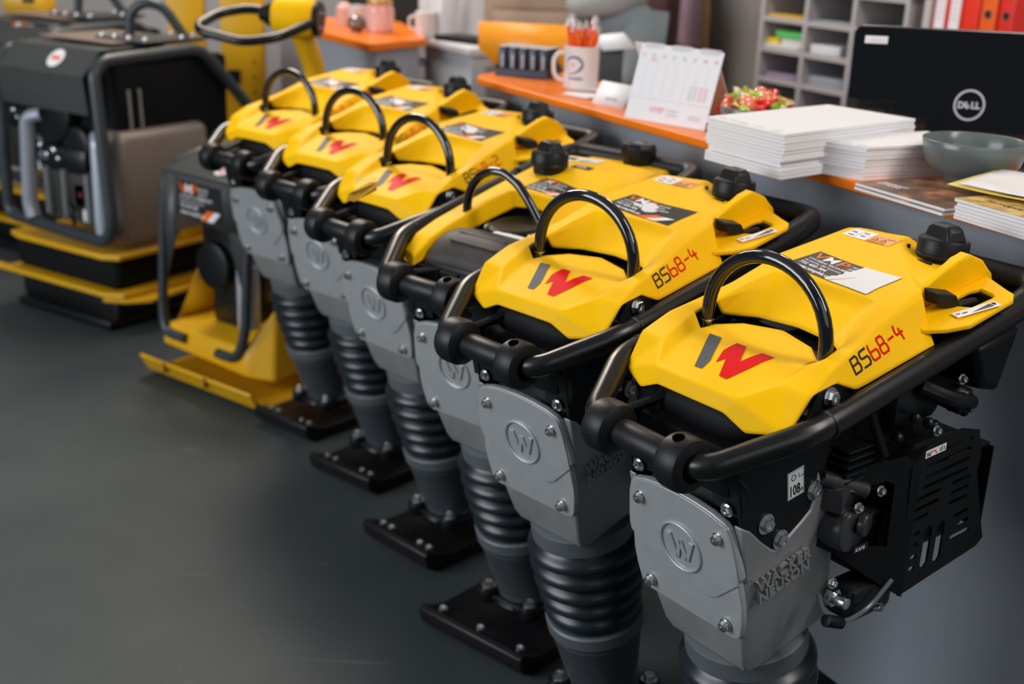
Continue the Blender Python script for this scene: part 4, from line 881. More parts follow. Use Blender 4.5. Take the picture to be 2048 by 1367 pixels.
for k in range(1, 8): cr(k*W_/8, .052, k*W_/8+.0006, .130, mat('very_light_print', (.62, .62, .66), .6))
for k in range(8): mb.text(str(22+k), o0+ux*(k*W_/8+.008)+uy*.136, ux, uy, .011, .0001, LR if k >= 6 else LG)
mb.text('VMP', o0+ux*.062+uy*.019, ux, uy, .020, .0001, LR); mb.text('STAVEBNI', o0+ux*.106+uy*.026, ux, uy, .0065, .0001, LG); mb.text('TECHNIKA', o0+ux*.106+uy*.017, ux, uy, .0065, .0001, LG)
for k in range(4):
    for j in range(5): cr(.150+k*.013, .058+j*.006, .158+k*.013, .060+j*.006, LG if k < 2 else LR)
mb.text('říjen', o0+ux*.035+uy*.128, ux, uy, .009, .0001, LR); cr(.165, .016, .195, .018, LG); cr(.165, .022, .195, .024, LG)
cq('page_print', mb, None, fr_, ang=80)
mb = MB()
for seg in ((.012, .062), (.085, .135), (.158, .205)):
    x = seg[0]
    while x < seg[1]:
        c = a-ux*.004+ux*x+uy*(H_-.001); mb.tube([c+uy*(.0055*math.sin(q))+nn*(.0055*math.cos(q)) for q in [2*PI*j/8 for j in range(8)]], .0006, n=5, closed=True); x += .0042
cq('wire_spiral', mb, mat('white_wire', (.7, .7, .72), .3))
# folded name card and slips
mb = MB(); p = [K(.471, .055, 1.0), K(.579, .072, 1.0), K(.560, .110, 1.048), K(.452, .093, 1.048), K(.545, .150, 1.0), K(.437, .133, 1.0)]
mb.poly([q-K(.5, .09, 1.0) for q in p], [(0, 1, 2, 3), (3, 2, 4, 5)]); o = obj('folded_card', mb, PAPER, None, solid=.0012); o.location = K(.5, .09, 1.0); tag(o, 'small folded white card standing between mug and calendar', 'card')
mb = MB(); d = (p[1]-p[0]).normalized(); upv = (p[3]-p[0]); upv = (upv-d*upv.dot(d)).normalized(); mb.text('VMP STAV', p[0]-K(.5, .09, 1.0)+d*.035+upv*.014-d.cross(upv)*-.0016, d, upv, .009, .0001, DKR); obj('card_print', mb, None, o)
for k, (s, t, rz, lb) in enumerate(((.345, .108, .9, 'white paper slip nearest the mug on the orange counter'), (.375, .085, .2, 'white paper slip at the counter edge beside the folded card'), (.30, .165, .9, 'white paper slip lying behind the mug'))):
    mb = MB(); mb.box((0, 0, 0), (.085, .050, .0012), m=PAPER); o = obj('paper_slip', mb, None); o.location = K(s, t, 1.001+k*.0014); o.rotation_euler = (0, 0, RC+rz); tag(o, lb, 'paper slip', 'paper slips by the mug')
# mug with pens
mg = thing('mug', 'white mug with dark blue swirl logo holding orange pens', 'mug', tuple(K(.250, .160, 1.0)))
CER = mat('white_ceramic', (.72, .68, .67), .2, coat=.3)
mb = MB(); mb.lathe([(0, 0), (.040, 0), (.0435, .003), (.0440, .104), (.0425, .106), (.0405, .104), (.0400, .010), (0, .008)], n=48); mbod = obj('mug_body', mb, CER, mg)
mb = MB(); a_ = D(188); dr = V(math.cos(a_), math.sin(a_), 0); mb.tube([dr*.043+V(0, 0, .088), dr*.062+V(0, 0, .088), dr*.072+V(0, 0, .070), dr*.070+V(0, 0, .038), dr*.058+V(0, 0, .022), dr*.042+V(0, 0, .020)], .0055, n=12, fil=.012); obj('handle', mb, CER, mg)
NAVY = mat('navy_print', (.02, .03, .16), .4); mb = MB()
def onmug(x, z): a2 = D(262)+x/.044; return V(.0444*math.cos(a2), .0444*math.sin(a2), z)
def curve_on(pts, w):
    for (x0, z0, w0), (x1, z1, w1) in zip(pts, pts[1:]):
        d = V(x1-x0, z1-z0); L = d.length or 1; n_ = V(-d.y, d.x)/L
        mb.poly([onmug(x0-n_.x*w0, z0-n_.y*w0), onmug(x1-n_.x*w1, z1-n_.y*w1), onmug(x1+n_.x*w1, z1+n_.y*w1), onmug(x0+n_.x*w0, z0+n_.y*w0)], [(0, 1, 2, 3)], NAVY)
curve_on([(-.020+.020*math.cos(q)*1.15+.004, .062+.019*math.sin(q), .0006+.0022*max(0, math.sin((q+.9)/1.3)) if -0.9 < q < 2.6 else .0006) for q in [-1.0+k*.22 for k in range(23)]], 1)
curve_on([(-.030, .040, .0008), (-.015, .041, .0014), (-.004, .048, .0018), (.004, .060, .0012)], 1)
mb.poly([onmug(-.018+.003*math.cos(q), .062+.003*math.sin(q)) for q in [k*PI/5 for k in range(10)]], [tuple(range(10))], RED)
for k, x in enumerate((-.028, -.021, -.015, -.009, -.003, .004)):
    mb.poly([onmug(x, .026), onmug(x+.004, .026), onmug(x+.004, .031+(.002 if k in (3, 4) else 0)), onmug(x, .031)], [(0, 1, 2, 3)], NAVY)
obj('mug_logo', mb, None, mbod, ang=80)
OPEN = mat('orange_pen_plastic', (.90, .12, .01), .3); CLR = mat('pale_silver_pen_tip', (.70, .66, .66), .22, metal=.3)
rnd = random.Random(2)
for k in range(12):
    a2 = k*2*PI/12+.2; r0 = .012; r1 = .031 if k % 3 else .02; L = .135+rnd.uniform(-.008, .016)
    t_ = thing('pen', 'orange ballpoint pen with silver clip standing in the mug', 'pen', tuple(K(.250, .160, 1.0)+V(r0*math.cos(a2), r0*math.sin(a2), .011)), 0, 'pens in the mug')
    d = V((r1-r0)*math.cos(a2), (r1-r0)*math.sin(a2), .098).normalized()
    if k == 0:
        mb = MB(); mb.cyl(V(0, 0, 0), V(0, 0, .134), .0050, n=12); pb = obj('pen_barrel', mb, OPEN, t_)
        mb = MB(); mb.cyl(V(0, 0, .134), V(0, 0, .145), .0052, .0042, n=12); mb.cyl(V(0, 0, .145), V(0, 0, .153), .0028, n=10); mb.box(V(.0062, 0, .132), (.0018, .003, .034), bev=.0006); pc = obj('pen_top', mb, CLR, t_)
    else:
        for q in (pb, pc): c_ = q.copy(); C.objects.link(c_); c_.parent = t_
    t_.rotation_mode = 'QUATERNION'; t_.rotation_quaternion = V(0, 0, 1).rotation_difference(d)
    t_.scale = (1, 1, L/.135)
# display tray of small navy packs
A0 = K(-.045, .075, 1.0); B0 = K(.072, .165, 1.0); ux = (B0-A0).normalized(); uy = V(-ux.y, ux.x, 0)
if uy.dot(UT) < 0: uy = -uy
tr = thing('display_tray', 'navy display tray of small packs standing left of the mug', 'display tray', tuple(A0)); rzt = math.atan2(ux.y, ux.x); tr.rotation_euler = (0, 0, rzt)
NV = mat('navy_card', (.012, .025, .055), .4); WL = (B0-A0).length
mb = MB(); mb.box((WL/2, .045, .002), (WL, .095, .004)); mb.box((WL/2, -.001, .010), (WL, .003, .020)); mb.box((WL/2, .091, .016), (WL, .003, .032)); mb.box((0, .045, .012), (.003, .095, .024)); mb.box((WL, .045, .012), (.003, .095, .024)); obj('tray_box', mb, NV, tr)
pk = None; Mz = Matrix.Rotation(rzt, 3, 'Z')
for j in range(4):
    for i in range(5):
        loc = A0+Mz @ V(.0145+i*(WL-.029)/4, .014+j*.021, .0045)
        if pk is None:
            pk = thing('navy_pack', '', 'pack', tuple(loc), rzt); mb = MB(); mb.box((0, 0, .034), (.024, .018, .068), bev=.003); mb.box((0, 0, .0695), (.022, .016, .003), bev=.001, m=None); obj('pack_body', mb, NV, pk)
            mb = MB(); mb.box((0, 0, .0718), (.0225, .0175, .002), bev=.0005); obj('pack_lid', mb, mat('pale_card', (.55, .55, .55), .5), pk)
            mb = MB()
            for q in range(5): mb.tube([V(-.004, -.0094, .018+q*.007), V(.001, -.0094, .022+q*.007), V(.005, -.0094, .020+q*.007), V(0, -.0094, .025+q*.007)], .0011, n=5, fil=.002)
            obj('white_script', mb, WHT, pk); r_ = pk
        else: r_ = dup(pk, loc, rzt, '')
        r_['label'] = ('small navy pack in the front row of the display tray, %s from the left' % ('first second third fourth fifth'.split()[i])) if j == 0 else 'small navy pack in the rear rows of the display tray'
        r_['group'] = 'navy packs in the display tray' if j == 0 else 'navy packs in the rear rows'
# laptop on the lower desk
lp = thing('laptop', 'glossy black laptop seen from behind on the desk beyond the counter', 'laptop', (.92, 2.56, .912), D(-4))
LB = mat('gloss_black_lid', (.004, .004, .005), .035, spec=.6, coat=.6)
mb = MB(); mb.box((0, .17, .012), (.46, .30, .022), bev=.006); obj('base', mb, BLK, lp)
mb = MB(); cw, chh, dd = .247, .300, .014; pts = []
for cx_, cy_, a0 in ((cw-.02, .02, -90), (cw-.02, chh-.02, 0), (-cw+.02, chh-.02, 90), (-cw+.02, .02, 180)):
    for q in range(5): a2 = D(a0+q*22.5); pts.append((cx_+.02*math.cos(a2), cy_+.02*math.sin(a2)))
uyl = V(0, .07, 1).normalized(); mb.prism(pts, V(0, .002, .010), V(1, 0, 0), uyl, .008, LB, bev=.003, res=3)
lid = obj('lid', mb, LB, lp, ang=40)
nl = V(1, 0, 0).cross(uyl); 
fs_ = V(0, .002, .010)+nl*.0085
mb = MB(); c = fs_+uyl*.150+V(.003, 0, 0); SIL = mat('silver_logo', (.62, .64, .68), .3, metal=.4)
mb.lathe([(.0275, 0), (.0275, .0008), (.0318, .0008), (.0318, 0)], c, nl, 48, SIL)
mb.text('D', c+V(-.0235, 0, 0)-uyl*.0065, (1, 0, 0), uyl, .0185, .0008, SIL, bold=.0009, xs=1.0); mb.text('LL', c+V(.0035, 0, 0)-uyl*.0065, (1, 0, 0), uyl, .0185, .0008, SIL, bold=.0009)
q = (V(1, 0, 0)*.82+uyl*.57).normalized(); q2 = (uyl*.82-V(1, 0, 0)*.57).normalized(); mb.text('E', c+V(-.0060, 0, 0)-uyl*.0082, q, q2, .0175, .0008, SIL, bold=.0009)
obj('lid_logo', mb, None, lid, ang=30)
mb = MB(); mb.box(fs_+V(-.200, 0, 0)+uyl*.272+nl*.0004, (.046, .0008, .015), bev=.0003); st_ = obj('lid_label', mb, PAPER, lid)
mb = MB(); mb.text('NOTEBOOK', fs_+V(-.213, 0, 0)+uyl*.2695+nl*.0009, (1, 0, 0), uyl, .005, .0001, LG); obj('label_print', mb, None, st_)
# ------------------------------------------------------------------ room behind
CONC = mat('grey_concrete_wall', (.30, .285, .275), .8, var=.22, vscale=2.2, bump=.3, bscale=30)
WALLM = mat('pale_wall', (.46, .44, .45), .8, var=.05, vscale=2)
mb = MB(); a, b = K(-3.2, 1.85, 0), K(4.2, 1.85, 0); mb.poly([a, b, b+V(0, 0, 3.4), a+V(0, 0, 3.4)], [(0, 1, 2, 3)]); tag(obj('wall_right', mb, CONC), kind='structure')
mb = MB(); mb.poly([V(-6.5, 6.6, 0), V(1.2, 6.6, 0), V(1.2, 6.6, 3.4), V(-6.5, 6.6, 3.4)], [(0, 1, 2, 3)]); tag(obj('wall_back', mb, WALLM), kind='structure')
mb = MB(); mb.poly([V(-6.5, -1, 3.4), V(6.5, -1, 3.4), V(6.5, 7, 3.4), V(-6.5, 7, 3.4)], [(0, 1, 2, 3)]); tag(obj('ceiling', mb, mat('ceiling_paint', (.5, .5, .5), .9)), kind='structure')
# pigeonhole shelf
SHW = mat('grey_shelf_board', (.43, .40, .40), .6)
sp = thing('pigeonhole_shelf', 'grey pigeonhole shelf with small paper compartments against the wall', 'shelf', tuple(K(-.12, 1.55, 0)), RC)
def sb(name, x0, x1, y0, y1, z0, z1, m=SHW, par=sp): mb = MB(); mb.box(((x0+x1)/2, (y0+y1)/2, (z0+z1)/2), (x1-x0, y1-y0, z1-z0)); return obj(name, mb, m, par)
for k in range(4): sb('divider', -.452+k*.224, -.434+k*.224, -.14, .16, .45, 1.46)
for k in range(10): sb('shelf_board', -.452, .238, -.139, .16, 1.0+.104*(k-5)-.008, 1.0+.104*(k-5)+.008)
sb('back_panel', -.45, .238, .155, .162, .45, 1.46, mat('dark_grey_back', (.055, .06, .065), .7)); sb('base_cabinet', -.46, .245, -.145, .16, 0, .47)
GS = 'papers in the pigeonholes'
def stackp(cx, row, w, d, h, col, nm, lb, dx=0, rz=0.0):
    x = -.345+cx*.224+dx; z = 1.0+.104*row+.0085
    mb = MB(); mb.box((0, 0, h/2), (w, d, h), bev=.001, m=mat(nm, col, .5)); o = obj('paper_stack', mb, None); o.location = K(-.12, 1.55, 0)+US*x+UT*(-.02)+V(0, 0, z); o.rotation_euler = (0, 0, RC+rz); tag(o, lb, 'papers', GS)
    return z+h
stackp(0, 1, .19, .21, .008, (.70, .42, .05), 'amber_folder', 'amber folder in the upper left pigeonhole')
stackp(0, 0, .19, .22, .012, (.62, .62, .60), 'pale_papers', 'pale paper pile at the bottom of the pigeonhole with green folders'); stackp(0, 0, .07, .2, .030, (.80, .50, .03), 'yellow_folder', 'yellow folders at the left of the pigeonhole with green folders', -.055)
mb = MB(); mb.box((0, 0, .012), (.15, .2, .024), bev=.002, m=mat('green_folder', (.10, .50, .13), .5)); o = obj('paper_stack', mb, None); o.location = K(-.12, 1.55, 0)+US*(-.310)+UT*(-.02)+V(0, 0, 1.0415); o.rotation_euler = (0, 0, RC); tag(o, 'green folders in the left pigeonhole', 'papers', GS)
for q_, cz in ((0, 1.0205),): 
    mb = MB(); mb.box((0, 0, .0102), (.115, .2, .0204), m=mat('pale_papers', (.6, .6, .6), .5)); o = obj('paper_stack', mb, None); o.location = K(-.12, 1.55, 0)+US*(-.292)+UT*(-.02)+V(0, 0, cz); o.rotation_euler = (0, 0, RC); tag(o, 'pale paper pile just under the green folders', 'papers', GS)
stackp(1, 0, .12, .20, .030, (.66, .66, .70), 'white_roll_paper', 'white paper bundle in the middle pigeonhole', -.03, .2)
stackp(0, -1, .17, .20, .016, (.30, .22, .32), 'purple_papers', 'dark purple papers in the lower left pigeonhole'); stackp(0, -1, .05, .18, .034, (.45, .12, .10), 'red_box', 'small red box in the lower left pigeonhole', -.07, 0) if 0 else None
stackp(1, -1, .18, .20, .030, (.30, .31, .36), 'grey_papers', 'grey paper pile in the lower middle pigeonhole'); stackp(2, 1, .17, .2, .006, (.45, .47, .46), 'light_sheet', 'single light sheet in the upper right pigeonhole')
stackp(1, 1, .18, .2, .005, (.35, .37, .36), 'dim_sheet', 'dim grey sheet in the upper middle pigeonhole')
# binder shelf to the right
bs = thing('binder_shelf', 'pale shelf holding the red lever arch binders', 'shelf', tuple(K(.42, 1.55, 0)), RC)
for nm, x0, x1, y0, y1, z0, z1 in (('shelf_board', -.22, 1.2, -.14, .16, 1.095, 1.118), ('side_panel', -.245, -.22, -.14, .16, .0, 1.6), ('lower_cupboard', -.22, 1.2, -.13, .16, 0, 1.095)): sb(nm, x0, x1, y0, y1, z0, z1, mat('pale_pinkish_board', (.50, .45, .43), .6), bs)
def binder(x, w, col, nm, lb, label_on, hole):
    t = thing('binder', lb, 'binder', tuple(K(.42, 1.55, 0)+US*x+UT*0+V(0, 0, 1.1185)), RC, 'red binders on the shelf')
    mb = MB(); mb.box((0, -.0, .16), (w, .26, .32), bev=.003); obj('binder_cover', mb, mat(nm, col, .4), t)
    if label_on: mb = MB(); mb.box((0, -.1305, .115), (w*.72, .001, .19)); q = obj('spine_label', mb, PAPER, t); mb = MB(); [mb.box((0, -.1313, .05+j*.016), (w*.5, .0004, .002)) for j in range(8)]; obj('label_lines', mb, LR, q)
    if hole: mb = MB(); mb.lathe([(.010, 0), (.010, .002), (.013, .002), (.013, 0)], V(0, -.130, .075), (0, -1, 0), 20, ZINC); mb.cyl(V(0, -.129, .075), V(0, -.1306, .075), .010, n=18, m=DKR); obj('finger_hole', mb, None, t)
binder(-.190, .052, (.80, .03, .02), 'red_board', 'left red binder with a white spine label', 1, 0); binder(-.134, .052, (.80, .03, .02), 'red_board', 'second red binder with a white spine label', 1, 0)
binder(-.076, .056, (.85, .04, .015), 'red_board2', 'plain red binder between the labelled ones and the orange one', 0, 0); binder(-.014, .052, (.90, .13, .015), 'orange_red_board', 'orange-red binder with a finger hole', 0, 1); binder(.050, .05, (.85, .03, .02), 'red_board', 'rightmost red binder with a finger hole', 0, 1)
# timber drawer unit behind the pens
WOOD = mat('pale_timber', (.60, .44, .33), .6, var=.08, vscale=4)
wd = thing('drawer_unit', 'pale timber drawer unit behind the counter', 'drawers', (.05, 5.0, 0), D(2))
mb = MB(); mb.box((0, 0, .60), (.50, .4, 1.2)); obj('carcass', mb, WOOD, wd)
for k in range(8):
    mb = MB(); mb.box((.02, -.206, .20+k*.135), (.40, .012, .127), bev=.003); dr_ = obj('drawer_front', mb, WOOD, wd)
    for x in (-.10, .12): mb = MB(); mb.ell((x, -.215, .20+k*.135), (.008, .008, .008), n=10); obj('knob', mb, mat('dark_timber', (.25, .16, .11), .5), dr_)
mb = MB(); mb.box((-.235, -.21, .6), (.022, .02, 1.2)); obj('corner_post', mb, WLAM, wd)
mb = MB(); mb.box((0, 0, .6), (.20, .5, 1.2), bev=.004); o = obj('white_cupboard', mb, WLAM); o.location = (-.325, 5.30, 0); tag(o, 'tall white cupboard left of the timber drawers', 'cupboard')
# white appliance cabinet between the counters
wc = thing('white_cabinet', 'white low cabinet standing between the two orange counters', 'cabinet', tuple(V(-.19, 4.15, 0)), RC)
mb = MB(); mb.box((-.185, .27, .48), (.37, .50, .96), bev=.006); obj('carcass', mb, mat('pale_blue_grey_paint', (.47, .49, .53), .45), wc)
mb = MB(); mb.box((-.185, .27, .975), (.40, .53, .03), bev=.008); obj('worktop', mb, WLAM, wc)
mb = MB(); mb.box((.006, .27, .48), (.008, .40, .9)); obj('side_panel', mb, mat('mauve_panel', (.36, .30, .30), .5), wc)
mb = MB(); mb.cyl((.0, .52, 0), (.0, .52, .96), .014, n=14); obj('post', mb, mat('pale_metal', (.55, .57, .62), .3, metal=.4), wc)
mb = MB(); mb.box((0, 0, .009), (.20, .12, .018), bev=.004); o = obj('black_tray', mb, BLK); o.location = (-.20, 4.36, .991); o.rotation_euler = (0, 0, RC+.35); tag(o, 'flat black tray on the white cabinet', 'tray')
CLG = mat('pale_plastic_bottle', (.68, .68, .70), .25)
def bottle(x, y, r, h, lb, col=CLG):
    t = thing('bottle', lb, 'bottle', (x, y, .991)); mb = MB(); mb.lathe([(0, 0), (r*.9, 0), (r, .006), (r, h*.7), (r*.8, h*.8), (r*.35, h*.88), (r*.35, h*.95), (0, h*.95)], n=24); obj('bottle_body', mb, col, t); mb = MB(); mb.cyl((0, 0, h*.94), (0, 0, h), r*.42, n=16); obj('cap', mb, WHT, t)
bottle(-.285, 4.52, .052, .26, 'large white bottle at the left on the white cabinet'); bottle(-.195, 4.60, .048, .24, 'white bottle behind the black tray')
mb = MB(); mb.lathe([(0, 0), (.034, 0), (.038, .004), (.038, .085), (.035, .087), (.033, .083), (.033, .008), (0, .006)], n=28); mb.tube([V(-.037, 0, .07), V(-.058, 0, .066), V(-.058, 0, .03), V(-.037, 0, .024)], .005, n=8, fil=.012); o = obj('mug', mb, CER); o.location = (-.352, 4.475, .991); tag(o, 'plain white mug on the corner of the white cabinet', 'mug')
# junction box and hanging cables between counters
jb = thing('cable_box', 'white cable box with two cables hanging under the far counter', 'cable box', (-.395, 4.55, .90)); mb = MB(); mb.box((0, 0, 0), (.12, .06, .035), bev=.006); obj('box_body', mb, WLAM, jb)
for dx in (-.02, .015): mb = MB(); mb.tube([V(dx, -.02, -.01), V(dx-.03, -.03, -.09), V(dx-.02, -.02, -.2), V(dx+.02, -.02, -.34)], .006, n=8, fil=.06); obj('cable', mb, mat('pale_cable', (.50, .42, .38), .5), jb)
# far counter
fc = thing('far_counter', 'far orange-topped counter with pale grey front behind the rammers', 'counter', (-.49, 4.05, 0), RC)
def fcp(name, pts, z, d, m): mb = MB(); mb.prism(pts, (0, 0, z), (1, 0, 0), (0, 1, 0), d, m, bev=.002); obj(name, mb, m, fc)
fcp('orange_top', [(-.04, -.01), (-.012, -.004), (-.004, .014), (-.14, .25), (-.16, .27), (-.76, .44), (-1.0, .44), (-1.0, -.01)], .975, .025, ORT)
fcp('front_panel', [(-.06, .02), (-.035, .03), (-.15, .235), (-.17, .23), (-.07, .04), (-.98, .04), (-.98, .02)], .0, .975, mat('pale_blue_grey_panel', (.34, .36, .41), .5))
# things on it
GLS = mat('pink_jar_glass', (.75, .38, .32), .25, spec=.6, coat=.4)
jr = thing('glass_jar', 'jar of pink sweets on the far orange counter', 'jar', (-.513, 4.46, 1.0)); mb = MB(); mb.lathe([(0, 0), (.044, 0), (.050, .006), (.050, .085), (.043, .098), (0, .098)], n=32); obj('jar_body', mb, GLS, jr); mb = MB(); mb.cyl((0, 0, .098), (0, 0, .116), .045, n=28, bev=.003); obj('lid', mb, mat('brass_lid', (.60, .38, .14), .35, metal=.5), jr); mb = MB(); mb.lathe([(.0503, .02), (.0507, .02), (.0507, .075), (.0503, .075)], n=32); obj('jar_band', mb, mat('pale_pink_label', (.72, .48, .44), .5), jr)
mb = MB(); mb.ell((0, 0, .030), (.033, .033, .030)); mb.cyl((0, 0, 0), (0, 0, .006), .02, n=20); o = obj('glass_ball', mb, mat('dark_glass', (.10, .07, .06), .03, spec=1.0, coat=1.0)); o.location = (-.592, 4.44, 1.0); tag(o, 'shiny glass ball beside the jar on the far counter', 'ornament')
mb = MB(); mb.lathe([(0, 0), (.032, 0), (.035, .01), (.030, .07), (.012, .09), (0, .092)], n=24); o = obj('pink_cup', mb, mat('skin_pink_plastic', (.70, .40, .33), .5)); o.location = (-.66, 4.62, 1.0); tag(o, 'pink cup at the back of the far counter', 'cup')
mb = MB(); mb.lathe([(0, 0), (.03, 0), (.033, .01), (.033, .08), (0, .085)], n=24); o = obj('white_cup', mb, CER); o.location = (-.61, 4.60, 1.0); tag(o, 'white cup behind the glass ball on the far counter', 'cup')
mb = MB(); mb.box((0, 0, .7), (.34, .3, 1.4), bev=.01); o = obj('dark_gap_block', mb, mat('near_black_gap', (.012, .010, .010), .6)); o.location = (-.62, 5.55, 0); o.rotation_euler = (0, 0, D(2)); tag(o, 'near-black tall block standing for the dark gap behind the pink jar', 'cabinet')  # near-black block added where there is only a dark gap
# orange document holder and loose sheet behind the navy packs
OY = mat('amber_plastic', (.93, .33, .006), .4)
dh = thing('document_holder', 'amber plastic document holder standing behind the navy packs', 'document holder', (.05, 3.86, .912), D(2))
mb = MB(); mb.poly([V(*p) for p in [(-.19, 0, .188), (.075, .0, .186), (.20, -.02, .158), (.235, -.05, .075), (.05, -.03, .062), (-.14, -.01, .062), (-.19, -.01, .11)]], [(0, 1, 2, 3, 4, 5, 6)]); obj('back_sheet', mb, OY, dh, solid=.004)
mb = MB(); mb.poly([V(*p) for p in [(-.14, -.01, .062), (.235, -.05, .075), (.22, .10, .05), (-.14, .12, .04)]], [(0, 1, 2, 3)]); mb.box((.0, .06, .022), (.2, .08, .044)); obj('foot', mb, OY, dh)
mb = MB(); mb.poly([V(*p) for p in [(-.055, 0, .03), (.03, .01, .042), (.07, -.02, .0), (-.03, -.02, -.01)]], [(0, 1, 2, 3)]); o = thing('sheet_holder', '', 'paper holder', (.262, 3.72, 1.052)); obj('white_sheet', mb, PAPER, o, solid=.0015); mb = MB(); mb.box((0, .03, -.07), (.07, .05, .13), bev=.004); obj('dark_stand', mb, mat('dark_grey_stand', (.05, .055, .06), .6), o); tag(o, 'tilted white sheet on a dark stand right of the amber holder', 'paper holder')

# ------------------------------------------------------------------ seated person behind the desk
def skin_body(name, verts, edges, radii, m, parent=None, root=0, lv=2):
    me = bpy.data.meshes.new(name); me.from_pydata([tuple(v) for v in verts], edges, []); o = bpy.data.objects.new(name, me); C.objects.link(o)
    sk = o.modifiers.new('skin', 'SKIN'); sk.use_smooth_shade = True; me.skin_vertices.new() if not me.skin_vertices else None
    for i, r in enumerate(radii):
        me.skin_vertices[0].data[i].radius = (r, r) if not isinstance(r, tuple) else r; me.skin_vertices[0].data[i].use_root = (i == root)
    s_ = o.modifiers.new('sub', 'SUBSURF'); s_.levels = lv; s_.render_levels = lv; me.materials.append(m)
    if parent: o.parent = parent
    return o
ps = thing('person', 'seated person in blue-grey hoodie and grey knitted scarf behind the desk', 'person', (.385, 4.40, 0), 0)
SKINM = mat('skin', (.60, .34, .25), .5); HOOD = mat('blue_grey_fleece', (.17, .21, .23), .8, var=.12, vscale=18, bump=.4, bscale=90); JEAN = mat('dark_denim', (.03, .05, .08), .8)
ff = -UT; rr = US
def pp(f, r, z): return ff*f+rr*r+V(0, 0, z)
vb = [pp(0, 0, .50), pp(.02, 0, .70), pp(.05, 0, .90), pp(.08, 0, 1.04), pp(.11, 0, 1.14), pp(.13, 0, 1.20), pp(.15, 0, 1.29), pp(.16, 0, 1.38),
      pp(.07, .13, 1.06), pp(.12, .19, .94), pp(.20, .22, .86), pp(.33, .17, .94), pp(.40, .13, .945),
      pp(.07, -.13, 1.06), pp(.12, -.19, .94), pp(.20, -.22, .86), pp(.33, -.17, .94), pp(.40, -.13, .945),
      pp(.10, .10, .49), pp(.33, .12, .50), pp(.32, .12, .10), pp(.42, .12, .05), pp(.10, -.10, .49), pp(.33, -.12, .50), pp(.32, -.12, .10), pp(.42, -.12, .05)]
eb = [(0, 1), (1, 2), (2, 3), (3, 4), (4, 5), (5, 6), (6, 7), (3, 8), (8, 9), (9, 10), (10, 11), (11, 12), (3, 13), (13, 14), (14, 15), (15, 16), (16, 17), (0, 18), (18, 19), (19, 20), (20, 21), (0, 22), (22, 23), (23, 24), (24, 25)]
rb_ = [.14, .13, .14, .13, .07, .05, .085, .07, .075, .06, .05, .038, .03, .075, .06, .05, .038, .03, .09, .07, .045, .04, .09, .07, .045, .04]
body = skin_body('body', vb, eb, rb_, SKINM, ps)
# face and hands
mb = MB(); hc_ = pp(.165, 0, 1.335)
for sg in (-1, 1): mb.ell(hc_+ff*.078+rr*sg*.030+V(0, 0, .012), (.011, .011, .008), WHT, 12); mb.ell(hc_+ff*.086+rr*sg*.030+V(0, 0, .012), (.005, .005, .005), DKR, 8)
obj('eyes', mb, None, body)
mb = MB(); mb.ell(hc_+ff*.092+V(0, 0, -.014), (.012, .010, .018), n=12); mb.ell(hc_+ff*.078+V(0, 0, -.048), (.014, .020, .006), n=12)
for sg in (-1, 1): mb.ell(hc_+rr*sg*.080+V(0, 0, .0), (.016, .010, .026), n=12)
obj('nose_and_ears', mb, SKINM, body)
for sg in (1, -1):
    w0 = pp(.40, sg*.13, .945); vv = [w0, w0+ff*.045]; ee = [(0, 1)]; rd = [(.028, .018), (.038, .015)]
    for k in range(4):
        b0 = w0+ff*.085+rr*(sg*(-.030+.020*k)); i0 = len(vv); L = (.062, .072, .068, .050)[k]; vv += [b0, b0+ff*L*.5+V(0, 0, .004), b0+ff*L-V(0, 0, .010)]; ee += [(1, i0), (i0, i0+1), (i0+1, i0+2)]; rd += [.0095, .0085, .0075]
    b0 = w0+ff*.03-rr*sg*.045; i0 = len(vv); vv += [b0, b0+ff*.03-rr*sg*.012]; ee += [(1, i0), (i0, i0+1)]; rd += [.011, .009]
    skin_body('hand', vv, ee, rd, SKINM, ps, lv=1)
hv = vb[:5]+[vb[k] for k in (8, 9, 10, 11, 13, 14, 15, 16)]
he = [(0, 1), (1, 2), (2, 3), (3, 4), (3, 5), (5, 6), (6, 7), (7, 8), (3, 9), (9, 10), (10, 11), (11, 12)]
skin_body('hoodie', hv, he, [.15, .14, .145, .135, .075, .085, .072, .060, .045, .085, .072, .060, .045], HOOD, ps)
skin_body('trousers', [vb[0], vb[18], vb[19], vb[20], vb[22], vb[23], vb[24]], [(0, 1), (1, 2), (2, 3), (0, 4), (4, 5), (5, 6)], [.16, .10, .08, .06, .10, .08, .06], JEAN, ps)
SCF = mat('grey_knit', (.30, .31, .31), .9, var=.3, vscale=120, bump=.8, bscale=160)
mb = MB(); mb.tube([pp(.12+.10*math.cos(a), .10*math.sin(a), 1.155-.02*math.cos(a)) for a in [k*2*PI/14 for k in range(14)]], .045, n=12, closed=True); mb.tube([pp(.20, -.03, 1.14), pp(.25, -.05, 1.02), pp(.24, -.07, .88)], .045, n=10, fil=.06, flat=.5); obj('scarf', mb, SCF, ps)
mb = MB(); mb.ell(pp(.14, 0, 1.375), (.100, .100, .085), n=20); mb.tube([pp(.07, .05, 1.34), pp(.06, .06, 1.22), pp(.04, .07, 1.12)], .035, n=10); mb.tube([pp(.07, -.05, 1.34), pp(.06, -.06, 1.22), pp(.04, -.07, 1.12)], .035, n=10); obj('hair', mb, mat('brown_hair', (.09, .045, .025), .5, bump=.5, bscale=120), ps)
